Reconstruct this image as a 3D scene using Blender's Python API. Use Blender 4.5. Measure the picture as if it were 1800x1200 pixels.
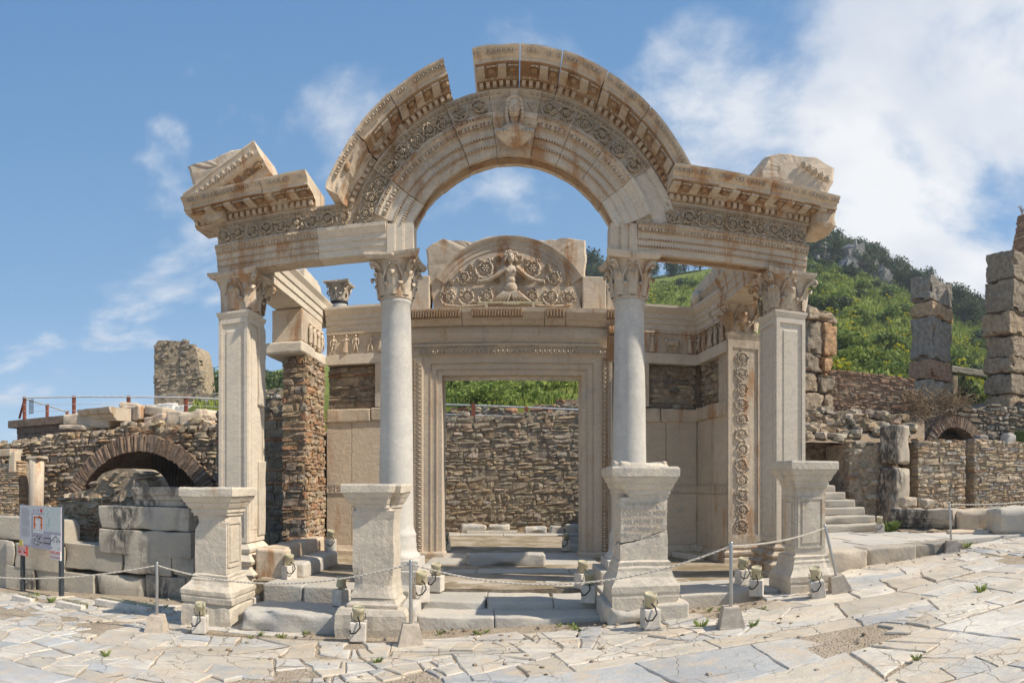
import bpy, math, random
from math import sin, cos, pi, radians, atan2, tan, sqrt
from mathutils import Vector, Matrix, noise
SC = bpy.context.scene
COL = SC.collection
for o in list(bpy.data.objects): bpy.data.objects.remove(o)

# ------------------------------------------------------------------ camera
E = 1.6                                   # eye height of the photographer
F, Y0 = 1100.0, 852.0
cam_d = bpy.data.cameras.new('camera'); cam = bpy.data.objects.new('camera', cam_d); COL.objects.link(cam)
cam.location = (0, 0, E); cam.rotation_euler = (pi/2, 0, 0)
cam_d.type = 'PANO'; cam_d.panorama_type = 'CENTRAL_CYLINDRICAL'      # the photograph is a stitched cylindrical panorama
cam_d.central_cylindrical_radius = 1.0
cam_d.central_cylindrical_range_u_min = -900/F; cam_d.central_cylindrical_range_u_max = 900/F
cam_d.central_cylindrical_range_v_min = -(1200-Y0)/F; cam_d.central_cylindrical_range_v_max = Y0/F
cam_d.clip_start = 0.05; cam_d.clip_end = 5000
SC.camera = cam

# ------------------------------------------------------------------ light
SUN_EL, SUN_AZ = radians(47), radians(-17)        # azimuth measured from +X towards +Y
sd = Vector((cos(SUN_EL)*cos(SUN_AZ), cos(SUN_EL)*sin(SUN_AZ), sin(SUN_EL)))
sun_d = bpy.data.lights.new('sun', 'SUN'); sun_d.energy = 3.5; sun_d.angle = radians(0.6); sun_d.color = (1, .915, .79)
sun = bpy.data.objects.new('sun', sun_d); COL.objects.link(sun)
sun.rotation_euler = sd.to_track_quat('Z', 'Y').to_euler(); sun.location = (30, 10, 40)

W = bpy.data.worlds.new('World'); SC.world = W; W.use_nodes = True
SKY_STRENGTH = 0.15
def build_world():
    nt = W.node_tree; N = nt.nodes; L = nt.links; N.clear()
    def n(t, **k):
        x = N.new(t)
        for a, b in k.items(): setattr(x, a, b)
        return x
    out = n('ShaderNodeOutputWorld'); bg = n('ShaderNodeBackground'); bg.inputs['Strength'].default_value = SKY_STRENGTH
    sky = n('ShaderNodeTexSky', sky_type='NISHITA', sun_disc=False, sun_elevation=SUN_EL, sun_rotation=pi/2-SUN_AZ,
            altitude=100, air_density=1.0, dust_density=0.6, ozone_density=1.6)
    tc = n('ShaderNodeTexCoord')
    sep = n('ShaderNodeSeparateXYZ'); L.new(tc.outputs['Generated'], sep.inputs[0])
    def m(op, a, b=None, c=None, clamp=False):
        x = n('ShaderNodeMath', operation=op, use_clamp=clamp)
        for i, v in enumerate((a, b, c)):
            if v is None: continue
            if isinstance(v, (int, float)): x.inputs[i].default_value = v
            else: L.new(v, x.inputs[i])
        return x.outputs[0]
    zz = m('ADD', m('MAXIMUM', sep.outputs[2], 0.0), 0.22)
    u = m('DIVIDE', sep.outputs[0], zz); v = m('DIVIDE', sep.outputs[1], zz)
    comb = n('ShaderNodeCombineXYZ'); L.new(u, comb.inputs[0]); L.new(v, comb.inputs[1])
    nz = n('ShaderNodeTexNoise'); nz.inputs['Scale'].default_value = 1.9; nz.inputs['Detail'].default_value = 9; nz.inputs['Roughness'].default_value = .58
    nz.inputs['Distortion'].default_value = .25
    mp = n('ShaderNodeMapping'); mp.inputs['Location'].default_value = (3.7, 1.3, 0); L.new(comb.outputs[0], mp.inputs[0]); L.new(mp.outputs[0], nz.inputs['Vector'])
    # cloud bank towards the right-hand (sunward) sky, wisps elsewhere
    bank = m('MULTIPLY_ADD', m('SMOOTH_MIN', m('MAXIMUM', m('SUBTRACT', sep.outputs[0], .14), 0.0), .22, .12), .34, 0.0)
    lowb = m('MULTIPLY', m('SUBTRACT', 0.30, sep.outputs[2]), 0.10)
    lowb = m('MAXIMUM', lowb, 0.0)
    dens = m('ADD', m('ADD', nz.outputs[0], bank), lowb)
    for px, py, w, k in ((1700, 90, .25, .12), (1540, 200, .14, .05), (1230, 190, .09, .09), (1620, 430, .09, .15), (1500, 400, .09, .08), (560, 240, .08, .10), (285, 262, .04, .09), (250, 465, .07, .035), (955, 335, .07, .15), (1190, 190, .09, .12), (60, 690, .07, .06), (230, 680, .07, .08)):
        th = (px-900)/F; d = Vector((sin(th), cos(th), (Y0-py)/F)).normalized()
        dp = n('ShaderNodeVectorMath', operation='DOT_PRODUCT'); L.new(tc.outputs['Generated'], dp.inputs[0]); dp.inputs[1].default_value = d
        mr = n('ShaderNodeMapRange', interpolation_type='SMOOTHSTEP'); mr.inputs[1].default_value = cos(w*1.5); mr.inputs[2].default_value = 1.0; mr.inputs[3].default_value = 0; mr.inputs[4].default_value = k
        L.new(dp.outputs['Value'], mr.inputs[0]); dens = m('ADD', dens, mr.outputs[0])
    rmp = n('ShaderNodeMapRange', interpolation_type='SMOOTHSTEP'); rmp.inputs[1].default_value = .56; rmp.inputs[2].default_value = .77
    rmp.inputs[3].default_value = 0; rmp.inputs[4].default_value = .93; L.new(dens, rmp.inputs[0])
    mix = n('ShaderNodeMix', data_type='RGBA'); L.new(rmp.outputs[0], mix.inputs[0])
    hs = n('ShaderNodeHueSaturation'); hs.inputs['Saturation'].default_value = 1.06; hs.inputs['Value'].default_value = 1.0
    L.new(sky.outputs[0], hs.inputs['Color'])
    grad = n('ShaderNodeValToRGB'); L.new(sep.outputs[2], grad.inputs[0]); e = grad.color_ramp.elements
    e[0].position = 0.0; e[0].color = (1.65, 2.25, 2.95, 1); e[1].position = .75; e[1].color = (.31, .93, 1.98, 1)
    k = e.new(.28); k.color = (.86, 1.58, 2.5, 1)
    mg = n('ShaderNodeMix', data_type='RGBA'); mg.inputs[0].default_value = .85; L.new(hs.outputs[0], mg.inputs[6]); L.new(grad.outputs[0], mg.inputs[7])
    L.new(mg.outputs[2], mix.inputs[6]); n2 = n('ShaderNodeTexNoise'); n2.inputs['Scale'].default_value = 2.6; n2.inputs['Detail'].default_value = 8; L.new(mp.outputs[0], n2.inputs['Vector'])
    cr = n('ShaderNodeValToRGB'); L.new(n2.outputs[0], cr.inputs[0]); q = cr.color_ramp.elements
    q[0].position = .36; q[0].color = (2.75, 2.95, 3.3, 1); q[1].position = .62; q[1].color = (3.9, 3.9, 3.9, 1); L.new(cr.outputs[0], mix.inputs[7])
    L.new(mix.outputs[2], bg.inputs[0]); L.new(bg.outputs[0], out.inputs[0])
build_world()
SC.view_settings.view_transform = 'Standard'; SC.view_settings.look = 'None'; SC.view_settings.gamma = 1
SC.view_settings.exposure = 0.76
SC.cycles.max_bounces = 6; SC.cycles.diffuse_bounces = 4; SC.cycles.use_denoising = True

# ------------------------------------------------------------------ helpers
R = random.Random(11)
def PX(px, py, Y):                         # world point of a photo pixel for a thing standing at depth Y
    t = (px-900)/F; r = Y/cos(t)
    return Vector((Y*tan(t), Y, E+(Y0-py)/F*r))
def ZX(px, py, Y): return PX(px, py, Y).z
def XX(px, Y): return Y*tan((px-900)/F)
def zr(x): return E-1.56+.06*max(-14, min(16, x))   # road surface height
def GP(px, py):                            # point on the road seen at a photo pixel
    t = (px-900)/F; r = 1.56/((py-Y0)/F+.06*sin(t))
    x, y = r*sin(t), r*cos(t)
    return Vector((x, y, zr(x)))
def nz(p, s, seed=0): return noise.noise(Vector((p[0]*s+seed*7.3, p[1]*s-seed*3.1, p[2]*s+seed*1.7)))
def fbm(x, y, s, o=4, seed=0):
    return noise.fractal(Vector((x*s+seed*5.1, y*s+seed*2.3, seed*9.7)), 1.0, 2.0, o)

class MB:
    def __init__(s): s.v = []; s.f = []; s.t = []; s.m = []; s.s = []
    def add(s, v, f, tint=(1, 1, 1), mi=0, smooth=False):
        b = len(s.v); s.v.extend([tuple(p) for p in v])
        for q in f:
            s.f.append([i+b for i in q]); s.t.append(tint); s.m.append(mi); s.s.append(smooth)
        return b
    def weather(s, amp, sc, start=0, seed=0, end=None):
        for i in range(start, end or len(s.v)):
            p = Vector(s.v[i]); d = noise.noise_vector(p*sc+Vector((seed*3.3, seed, 0)))
            d2 = noise.noise_vector(p*sc*3.1+Vector((seed, 5, 2)))
            s.v[i] = tuple(p+d*amp+d2*amp*.45)
    def xform(s, M, start=0):
        for i in range(start, len(s.v)): s.v[i] = tuple(M @ Vector(s.v[i]))
    def build(s, name, mats, parent=None, kind=None, label=None):
        me = bpy.data.meshes.new(name); me.from_pydata(s.v, [], s.f)
        if not isinstance(mats, (list, tuple)): mats = [mats]
        for m in mats: me.materials.append(m)
        n = len(me.polygons)
        if n == len(s.f):
            me.polygons.foreach_set('material_index', s.m); me.polygons.foreach_set('use_smooth', s.s)
            a = me.attributes.new('tint', 'FLOAT_COLOR', 'FACE')
            a.data.foreach_set('color', [c for t in s.t for c in (t[0], t[1], t[2], 1.0)])
        me.update()
        o = bpy.data.objects.new(name, me); COL.objects.link(o)
        if parent is not None: attach(o, parent)
        if kind: o['kind'] = kind
        if label: o['label'] = label
        return o
def wmat(o):
    m = Matrix.LocRotScale(o.location, o.rotation_euler, o.scale)
    return wmat(o.parent) @ o.matrix_parent_inverse @ m if o.parent else m
def attach(o, p): o.parent = p; o.matrix_parent_inverse = wmat(p).inverted()
def thing(name, label, cat, loc=(0, 0, 0), group=None):
    o = bpy.data.objects.new(name, None); COL.objects.link(o); o.location = loc; o.empty_display_size = .2
    tag(o, label, cat, group); return o
def tag(o, label, cat, group=None):
    o['label'] = label; o['category'] = cat
    if group: o['group'] = group
    return o
def copy_tree(root, loc, label=None, rz=None, sc=None, group=None):
    r = root.copy(); COL.objects.link(r); r.location = loc
    if label: r['label'] = label
    if group: r['group'] = group
    if rz is not None: r.rotation_euler = (root.rotation_euler[0], root.rotation_euler[1], rz)
    if sc is not None: r.scale = sc if isinstance(sc, (tuple, list)) else (sc,)*3
    for c in list(root.children):
        d = c.copy(); COL.objects.link(d); d.parent = r; d.matrix_parent_inverse = c.matrix_parent_inverse
        for g in list(c.children):
            h = g.copy(); COL.objects.link(h); h.parent = d; h.matrix_parent_inverse = g.matrix_parent_inverse
    return r

# ---- primitives
def box(mb, x0, x1, y0, y1, z0, z1, tint=(1, 1, 1), mi=0):
    v = [(x0,y0,z0),(x1,y0,z0),(x1,y1,z0),(x0,y1,z0),(x0,y0,z1),(x1,y0,z1),(x1,y1,z1),(x0,y1,z1)]
    return mb.add(v, [(0,3,2,1),(4,5,6,7),(0,1,5,4),(1,2,6,5),(2,3,7,6),(3,0,4,7)], tint, mi)
def rbox(mb, c, half, cell=.12, rad=.02, amp=.006, sc=3.0, seed=0, tint=(1, 1, 1), mi=0, M=None, smooth=True, chips=0.0):
    """worn block: finely divided box with rounded arrises, surface noise and knocked-off corners"""
    st = len(mb.v)
    n = [max(1, min(14, int(round(2*h/cell)))) for h in half]
    def axis(i):
        h = half[i]; r = min(rad, h*.45)
        e = min(.014, (h-r)*.4); a = [-h, -h+r, -h+r+e]+[(-h+r+e)+(2*h-2*r-2*e)*k/n[i] for k in range(1, n[i])]+[h-r-e, h-r, h]
        return a
    ax = [axis(0), axis(1), axis(2)]
    idx = {}; V = []
    def vid(i, j, k):
        key = (i, j, k)
        if key not in idx:
            p = Vector((ax[0][i], ax[1][j], ax[2][k]))
            q = Vector([max(-half[d]+min(rad, half[d]*.45), min(half[d]-min(rad, half[d]*.45), p[d])) for d in range(3)])
            d = p-q
            if d.length > 1e-9: p = q+d.normalized()*min(rad, min(half)*.45)
            idx[key] = len(V); V.append(p)
        return idx[key]
    A, B, C = len(ax[0])-1, len(ax[1])-1, len(ax[2])-1
    Fs = []
    for i in range(A):
        for j in range(B):
            Fs.append((vid(i,j,0), vid(i,j+1,0), vid(i+1,j+1,0), vid(i+1,j,0)))
            Fs.append((vid(i,j,C), vid(i+1,j,C), vid(i+1,j+1,C), vid(i,j+1,C)))
    for i in range(A):
        for k in range(C):
            Fs.append((vid(i,0,k), vid(i+1,0,k), vid(i+1,0,k+1), vid(i,0,k+1)))
            Fs.append((vid(i,B,k), vid(i,B,k+1), vid(i+1,B,k+1), vid(i+1,B,k)))
    for j in range(B):
        for k in range(C):
            Fs.append((vid(0,j,k), vid(0,j,k+1), vid(0,j+1,k+1), vid(0,j+1,k)))
            Fs.append((vid(A,j,k), vid(A,j+1,k), vid(A,j+1,k+1), vid(A,j,k+1)))
    c = Vector(c)
    P = []
    for p in V:
        w = (M @ p if M else p)+c
        d = noise.noise_vector(w*sc+Vector((seed, 0, 0)))*amp + noise.noise_vector(w*sc*3.3+Vector((0, seed, 0)))*amp*.5
        if chips:
            e = sorted([half[i]-abs(p[i]) for i in range(3)])
            if e[1] < .10:
                k = noise.noise(w*2.3+Vector((seed*1.3, 4, 1)))
                if k > .12: d -= (w-c).normalized()*chips*(k-.12)*(1-e[1]/.10)*2.2
        P.append(w+d)
    mb.add(P, Fs, tint, mi, smooth); return st
def ring_stack(mb, rings, cap=True, tint=(1, 1, 1), mi=0, smooth=True, close=True):
    n = len(rings[0]); v = [p for r in rings for p in r]; f = []
    for i in range(len(rings)-1):
        for j in range(n if close else n-1):
            a = i*n+j; b = i*n+(j+1) % n
            f.append((a, b, b+n, a+n))
    st = mb.add(v, f, tint, mi, smooth)
    if cap:
        mb.add(rings[0], [tuple(reversed(range(n)))], tint, mi); mb.add(rings[-1], [tuple(range(n))], tint, mi)
    return st
def lathe(mb, prof, c=(0, 0, 0), n=32, **k):
    return ring_stack(mb, [[(c[0]+r*cos(2*pi*j/n), c[1]+r*sin(2*pi*j/n), c[2]+z) for j in range(n)] for r, z in prof], **k)
def square_stack(mb, prof, cx, cy, hx, hy, n=6, **k):
    rings = []
    for o, z in prof:
        a, b = hx+o, hy+o; r = []
        for (p, q) in (((-a,-b),(a,-b)), ((a,-b),(a,b)), ((a,b),(-a,b)), ((-a,b),(-a,-b))):
            for j in range(n):
                t = j/n; r.append((cx+p[0]+(q[0]-p[0])*t, cy+p[1]+(q[1]-p[1])*t, z))
        rings.append(r)
    return ring_stack(mb, rings, smooth=False, **k)
def tube(mb, pts, rad, n=6, tint=(1, 1, 1), mi=0, cap=True):
    pts = [Vector(p) for p in pts]; rings = []
    rr = rad if isinstance(rad, (list, tuple)) else [rad]*len(pts)
    up = Vector((0, 0, 1))
    for i, p in enumerate(pts):
        d = (pts[min(i+1, len(pts)-1)]-pts[max(i-1, 0)])
        d = d.normalized() if d.length > 1e-9 else Vector((0, 0, 1))
        u = d.cross(up)
        if u.length < .05: u = d.cross(Vector((0, 1, 0)))
        u.normalize(); w = u.cross(d)
        rings.append([p+(u*cos(2*pi*j/n)+w*sin(2*pi*j/n))*rr[i] for j in range(n)])
    return ring_stack(mb, rings, cap=cap, tint=tint, mi=mi)
def ell(mb, c, r, M=None, nu=8, nv=5, tint=(1, 1, 1), mi=0):
    v = [Vector((0, 0, -1))]; f = []
    for i in range(1, nv):
        a = -pi/2+pi*i/nv
        for j in range(nu): v.append(Vector((cos(a)*cos(2*pi*j/nu), cos(a)*sin(2*pi*j/nu), sin(a))))
    v.append(Vector((0, 0, 1))); T = len(v)-1
    for j in range(nu):
        f.append((0, 1+(j+1) % nu, 1+j)); f.append((T, T-nu+j, T-nu+(j+1) % nu))
        for i in range(nv-2):
            a = 1+i*nu+j; b = 1+i*nu+(j+1) % nu; f.append((a, b, b+nu, a+nu))
    c = Vector(c); P = []
    for p in v:
        q = Vector((p.x*r[0], p.y*r[1], p.z*r[2])); P.append(c+(M @ q if M else q))
    return mb.add(P, f, tint, mi, True)

# ---- paths along which classical mouldings run
class Line:
    def __init__(s, o, u=(1, 0, 0), up=(0, 0, 1), out=(0, -1, 0)): s.o = Vector(o); s.u = Vector(u); s.up = Vector(up); s.out = Vector(out)
    def pt(s, t, h, p): return s.o+s.u*t+s.up*h+s.out*p
    def step(s): return .12
class Arc:                                  # t is the arc length at radius rm
    def __init__(s, cx, yf, zc, r0, rm): s.cx, s.yf, s.zc, s.r0, s.rm = cx, yf, zc, r0, rm
    def pt(s, t, h, p):
        a = t/s.rm; r = s.r0+h
        return Vector((s.cx+r*sin(a), s.yf-p, s.zc+r*cos(a)))
    def step(s): return .08
def sweep(mb, path, t0, t1, prof, back=.3, amp=0.0, tint=(1, 1, 1), mi=0, mats=None, step=None, fine=1.0):
    n = max(1, int((t1-t0)/(step or path.step()))); st = len(mb.v)
    full = list(prof)+[(prof[-1][0], -back), (prof[0][0], -back)]
    k = len(full); V = []; Fs = []
    for i in range(n+1):
        t = t0+(t1-t0)*i/n
        for h, p in full: V.append(path.pt(t, h, p))
    for i in range(n):
        for j in range(k):
            a = i*k+j; b = i*k+(j+1) % k; Fs.append((a, a+k, b+k, b))
    b0 = len(mb.f); mb.add(V, Fs, tint, mi)
    if mats:
        for i in range(n):
            for j in range(len(prof)-1):
                if mats(prof[j][0], prof[j+1][0], t0+(t1-t0)*(i+.5)/n): mb.m[b0+i*k+j] = 1
    mb.add(V[:k], [tuple(range(k))], tint, mi); mb.add(V[-k:], [tuple(reversed(range(k)))], tint, mi)
    if amp: mb.weather(amp, 4.0, st)
    return st
def hexa(mb, path, t0, t1, h0, h1, p0, p1, mi=0, taper=1.0, tint=(1, 1, 1)):
    tm, w = (t0+t1)/2, (t1-t0)/2
    v = [path.pt(tm-w, h0, p0), path.pt(tm+w, h0, p0), path.pt(tm+w, h1, p0), path.pt(tm-w, h1, p0),
         path.pt(tm-w*taper, h0+(h1-h0)*(1-taper)/2, p1), path.pt(tm+w*taper, h0+(h1-h0)*(1-taper)/2, p1), path.pt(tm+w*taper, h1-(h1-h0)*(1-taper)/2, p1), path.pt(tm-w*taper, h1-(h1-h0)*(1-taper)/2, p1)]
    mb.add(v, [(4,5,6,7),(0,4,7,3),(1,2,6,5),(0,1,5,4),(3,7,6,2)], tint, mi)
def row_boxes(mb, path, t0, t1, sp, w, h0, h1, p0, p1, mi=0, taper=1.0, miss=0.0):
    n = max(1, int((t1-t0)/sp)); sp = (t1-t0)/n
    for i in range(n):
        if R.random() < miss: continue
        t = t0+sp*(i+.5); hexa(mb, path, t-w/2, t+w/2, h0, h1, p0, p1, mi, taper)
def blob(mb, path, t, h, p, rt, rh, rp, rot=0.0, mi=0, nu=6, nv=4, tint=(1, 1, 1)):
    o = path.pt(t, h, p); ut = (path.pt(t+.01, h, p)-path.pt(t-.01, h, p)).normalized(); uh = (path.pt(t, h+.01, p)-path.pt(t, h, p)).normalized()
    up = (path.pt(t, h, p+.01)-o).normalized()
    a = ut*cos(rot)+uh*sin(rot); b = -ut*sin(rot)+uh*cos(rot)
    M = Matrix((a, b, up)).transposed()
    ell(mb, o, (rt, rh, rp), M, nu, nv, mi=mi, tint=tint)
def egg_row(mb, path, t0, t1, sp, h0, h1, p, d, mi=0, miss=0.0):
    n = max(1, int((t1-t0)/sp)); sp = (t1-t0)/n; hm, hh = (h0+h1)/2, (h1-h0)/2
    for i in range(n):
        if R.random() < miss: continue
        t = t0+sp*(i+.5)
        blob(mb, path, t, hm, p, sp*.27, hh*.85, d, mi=mi)
        hexa(mb, path, t+sp*.44, t+sp*.56, h0, h1, p-.004, p+d*.7, mi)
        pts = [path.pt(t+sp*.40*cos(a), hm+hh*.15+hh*sin(a), p+d*.3) for a in [pi*(-.02-.96*k/6) for k in range(7)]]
        tube(mb, pts, sp*.055, 4, mi=mi, cap=False)
def leaf_row(mb, path, t0, t1, sp, h0, h1, p, d, mi=0):
    n = max(1, int((t1-t0)/sp)); sp = (t1-t0)/n
    for i in range(n):
        t = t0+sp*(i+.5)
        for k in (-1, 0, 1): blob(mb, path, t+k*sp*.26, (h0+h1)/2+abs(k)*-(h1-h0)*.1, p, sp*.11, (h1-h0)*(.48-.1*abs(k)), d, rot=-k*.35, mi=mi, nu=5, nv=3)
def scroll_row(mb, path, t0, t1, h0, h1, p, d, mi=0, rnd=None, wear=.12):
    rnd = rnd or R; H = h1-h0; n = max(1, int(round((t1-t0)/(H*.98)))); sp = (t1-t0)/n; hm = (h0+h1)/2
    for i in range(n):
        t = t0+sp*(i+.5); sg = 1 if i % 2 == 0 else -1
        turns = 1.6; pts = []; rad = []
        for k in range(23):
            q = k/22; a = sg*(pi/2*0+pi+q*turns*2*pi); rr = H*.43*(1-q)**.8+H*.06
            pts.append(path.pt(t+rr*cos(a)*sp/(H*1.12)*1.05, hm+rr*sin(a), p+d*.55)); rad.append(H*(.055-.025*q))
        tube(mb, pts, rad, 5, mi=mi)
        for k in range(7):                       # flower in the middle of the spiral
            a = k*2*pi/6
            blob(mb, path, t+(H*.11*cos(a) if k < 6 else 0), hm+(H*.11*sin(a) if k < 6 else 0), p+d*.6, H*.075, H*.05, d*.7, rot=a, mi=mi, nu=5, nv=3)
        for k in range(19):                      # leaves springing off the stem
            if rnd.random() < wear: continue
            a = rnd.uniform(0, 2*pi); rr = H*rnd.uniform(.28, .5)
            hh = max(h0+H*.06, min(h1-H*.06, hm+rr*sin(a)))
            blob(mb, path, t+rr*cos(a), hh, p+d*.2, H*rnd.uniform(.08, .15), H*rnd.uniform(.03, .05), d*rnd.uniform(.7, 1.2), rot=a+sg*rnd.uniform(.5, 1.3), mi=mi, nu=6, nv=4)

def acanthus(mb, base, out, side, h, w, curl, mi=0, lean=.1):
    """one leaf standing against a capital's bell, its tip rolled outwards"""
    out = Vector(out).normalized(); side = Vector(side).normalized(); up = Vector((0, 0, 1)); base = Vector(base)
    nvv, nuu = 9, 7; V = []; Fs = []
    for i in range(nvv):
        q = i/(nvv-1)
        if q < .7: o = lean*h*q+.02*h; z = h*q*1.18
        else:
            a = (q-.7)/.3*pi*.85; o = lean*h*.7+.02*h+curl*sin(a)*.9+curl*(1-cos(a))*.35; z = h*.826+curl*.9*sin(a)*.9-curl*(1-cos(a))*.45
        ww = w*(.55+.6*sin(pi*min(1, q*.95+.08)))*(1-.22*abs(sin(q*pi*4.5)))*(1 if q < .75 else 1-(q-.75)*1.9)
        for j in range(nuu):
            s = (j/(nuu-1)-.5)*2
            rib = .028*h*(1-abs(s))+.016*h*cos(s*pi*3)-.05*h*s*s
            V.append(base+side*(s*ww*.5)+out*(o+rib+.02*h)+up*z)
    for i in range(nvv-1):
        for j in range(nuu-1):
            a = i*nuu+j; Fs.append((a, a+1, a+nuu+1, a+nuu))
    mb.add(V, Fs, (1, 1, 1), mi, True)
def corinthian(mb, cx, cy, z0, h, r, square=False, mi=0, stain=0, skip=lambda a: False):
    """r: radius (or half width) at the neck"""
    k = (lambda a: 1/max(abs(cos(a)), abs(sin(a)))**.82) if square else (lambda a: 1.0)
    n = 40; rings = []
    for q, s in ((0, 1.0), (.04, 1.06), (.07, 1.0), (.35, 1.0), (.6, 1.05), (.8, 1.2), (.88, 1.33)):
        rings.append([(cx+r*s*k(2*pi*j/n)*cos(2*pi*j/n), cy+r*s*k(2*pi*j/n)*sin(2*pi*j/n), z0+h*q) for j in range(n)])
    ring_stack(mb, rings, mi=mi)
    for row, (num, hh, zz, cu, ph) in enumerate(((8, .36, .05, .045, .5), (8, .62, .07, .06, 0.))):
        for i in range(num):
            a = 2*pi*(i+ph)/num
            if skip(a): continue
            rr = r*(1.0+.05*row)*k(a); o = (cos(a), sin(a), 0); s = (-sin(a), cos(a), 0)
            acanthus(mb, (cx+rr*o[0], cy+rr*o[1], z0+h*zz), o, s, h*hh*.9, r*.72*(1.15 if square else 1), cu, stain if (row == 1 and R.random() < .5) else mi, lean=.08+.06*row)
    for i in range(4):                            # corner volutes
        a = pi/4+i*pi/2
        if skip(a): continue
        o = Vector((cos(a), sin(a), 0)); c0 = Vector((cx, cy, z0)); pts = []; rd = []
        R0 = r*k(a)*1.1 if square else r*1.05
        for q in range(17):
            t = q/16
            if t < .45: e = t/.45; pts.append(c0+o*(R0+h*.24*e*e)+Vector((0, 0, h*(.55+.27*e)))); rd.append(h*.03+.02*h*e)
            else:
                e = (t-.45)/.55; b = pi/2-e*2*pi*1.1; q2 = h*.085*(1-e*.7); pts.append(c0+o*(R0+h*.24+q2*cos(b))+Vector((0, 0, h*.735+q2*sin(b)))); rd.append(h*.04*(1-.4*e))
        tube(mb, pts, rd, 6, mi=mi)
    for i in range(4):                            # helices and the flower in the middle of each side
        a = i*pi/2
        if skip(a): continue
        o = Vector((cos(a), sin(a), 0)); s = Vector((-sin(a), cos(a), 0)); c0 = Vector((cx, cy, z0))
        for sg in (-1, 1):
            pts = []
            for q in range(14):
                t = q/13
                if t < .5: e = t/.5; pts.append(c0+o*(r*(1.06+.2*e))+s*sg*r*(.62-.34*e)+Vector((0, 0, h*(.45+.33*e))))
                else: e = (t-.5)/.5; b = pi-e*2*pi; pts.append(c0+o*r*1.27+s*sg*(r*(.2)-r*.08*cos(b)*(1-e*.5)*-1)+Vector((0, 0, h*.76+r*.09*sin(b)*(1-e*.5))))
            tube(mb, pts, h*.022, 5, mi=mi)
        ell(mb, c0+o*r*1.38+Vector((0, 0, h*.92)), (h*.06, h*.06, h*.05), mi=mi)
    rings = []                                    # abacus with hollow sides
    for z, f in ((.86, .96), (.90, 1.0), (.94, 1.05), (1.0, 1.05)):
        ring = []
        for i in range(4):
            for j in range(8):
                a = -pi/4+i*pi/2+pi/2*j/8; b = (j/8-.5)
                W2 = r*(1.62 if not square else 1.52)*f
                d = W2*(1-.16*(1-4*b*b)*1.0)
                x, y = d, W2*2*b*.98
                A = i*pi/2; ring.append((cx+x*cos(A)-y*sin(A), cy+x*sin(A)+y*cos(A), z0+h*z))
        rings.append(ring)
    ring_stack(mb, rings, mi=mi, smooth=False)

# ---- rubble and brick masonry
ROCK = []
def _rock_template():
    idx = {}; V = []; Fs = []
    def vid(i, j, k):
        if (i, j, k) not in idx: idx[(i, j, k)] = len(V); V.append((i-1, j-1, k-1))
        return idx[(i, j, k)]
    for i in range(2):
        for j in range(2):
            Fs += [(vid(i,j,0),vid(i,j+1,0),vid(i+1,j+1,0),vid(i+1,j,0)), (vid(i,j,2),vid(i+1,j,2),vid(i+1,j+1,2),vid(i,j+1,2)),
                   (vid(i,0,j),vid(i+1,0,j),vid(i+1,0,j+1),vid(i,0,j+1)), (vid(i,2,j),vid(i,2,j+1),vid(i+1,2,j+1),vid(i+1,2,j)),
                   (vid(0,i,j),vid(0,i,j+1),vid(0,i+1,j+1),vid(0,i+1,j)), (vid(2,i,j),vid(2,i+1,j),vid(2,i+1,j+1),vid(2,i,j+1))]
    return V, Fs
ROCK_V, ROCK_F = _rock_template()
def rock(mb, c, half, rnd, M=None, rough=.16, rnd_=.25, tint=(1, 1, 1), mi=0, smooth=False):
    P = []; c = Vector(c)
    for x, y, z in ROCK_V:
        m = abs(x)+abs(y)+abs(z); s = {1: 1.0, 2: 1-rnd_*.30, 3: 1-rnd_*.62, 0: 1}[m]
        p = Vector(((x*s+rnd.uniform(-rough, rough))*half[0], (y*s+rnd.uniform(-rough, rough))*half[1], (z*s+rnd.uniform(-rough, rough))*half[2]))
        P.append(c+(M @ p if M else p))
    mb.add(P, ROCK_F, tint, mi, smooth)
def pick(rnd, pal):
    c = rnd.choice(pal); k = rnd.uniform(.82, 1.15); return (c[0]*k, c[1]*k*rnd.uniform(.97, 1.03), c[2]*k*rnd.uniform(.94, 1.04))
PAL_RUB = [(.42,.35,.26),(.47,.40,.31),(.36,.32,.27),(.50,.42,.31),(.33,.30,.27),(.44,.34,.24),(.40,.27,.18),(.52,.47,.39)]
PAL_DARK = [(.30,.26,.21),(.36,.31,.25),(.27,.25,.22),(.40,.33,.25),(.33,.29,.24),(.38,.29,.21),(.44,.38,.30)]
PAL_GREY = [(.38,.36,.33),(.30,.29,.27),(.44,.40,.35),(.36,.31,.26),(.50,.46,.40),(.26,.26,.25)]
PAL_BRICK = [(.46,.25,.15),(.42,.23,.14),(.50,.30,.19),(.38,.21,.14),(.52,.36,.24)]
PAL_TAN = [(.58,.44,.29),(.62,.48,.33),(.55,.42,.30),(.60,.42,.26),(.50,.38,.27),(.56,.50,.42)]
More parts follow.
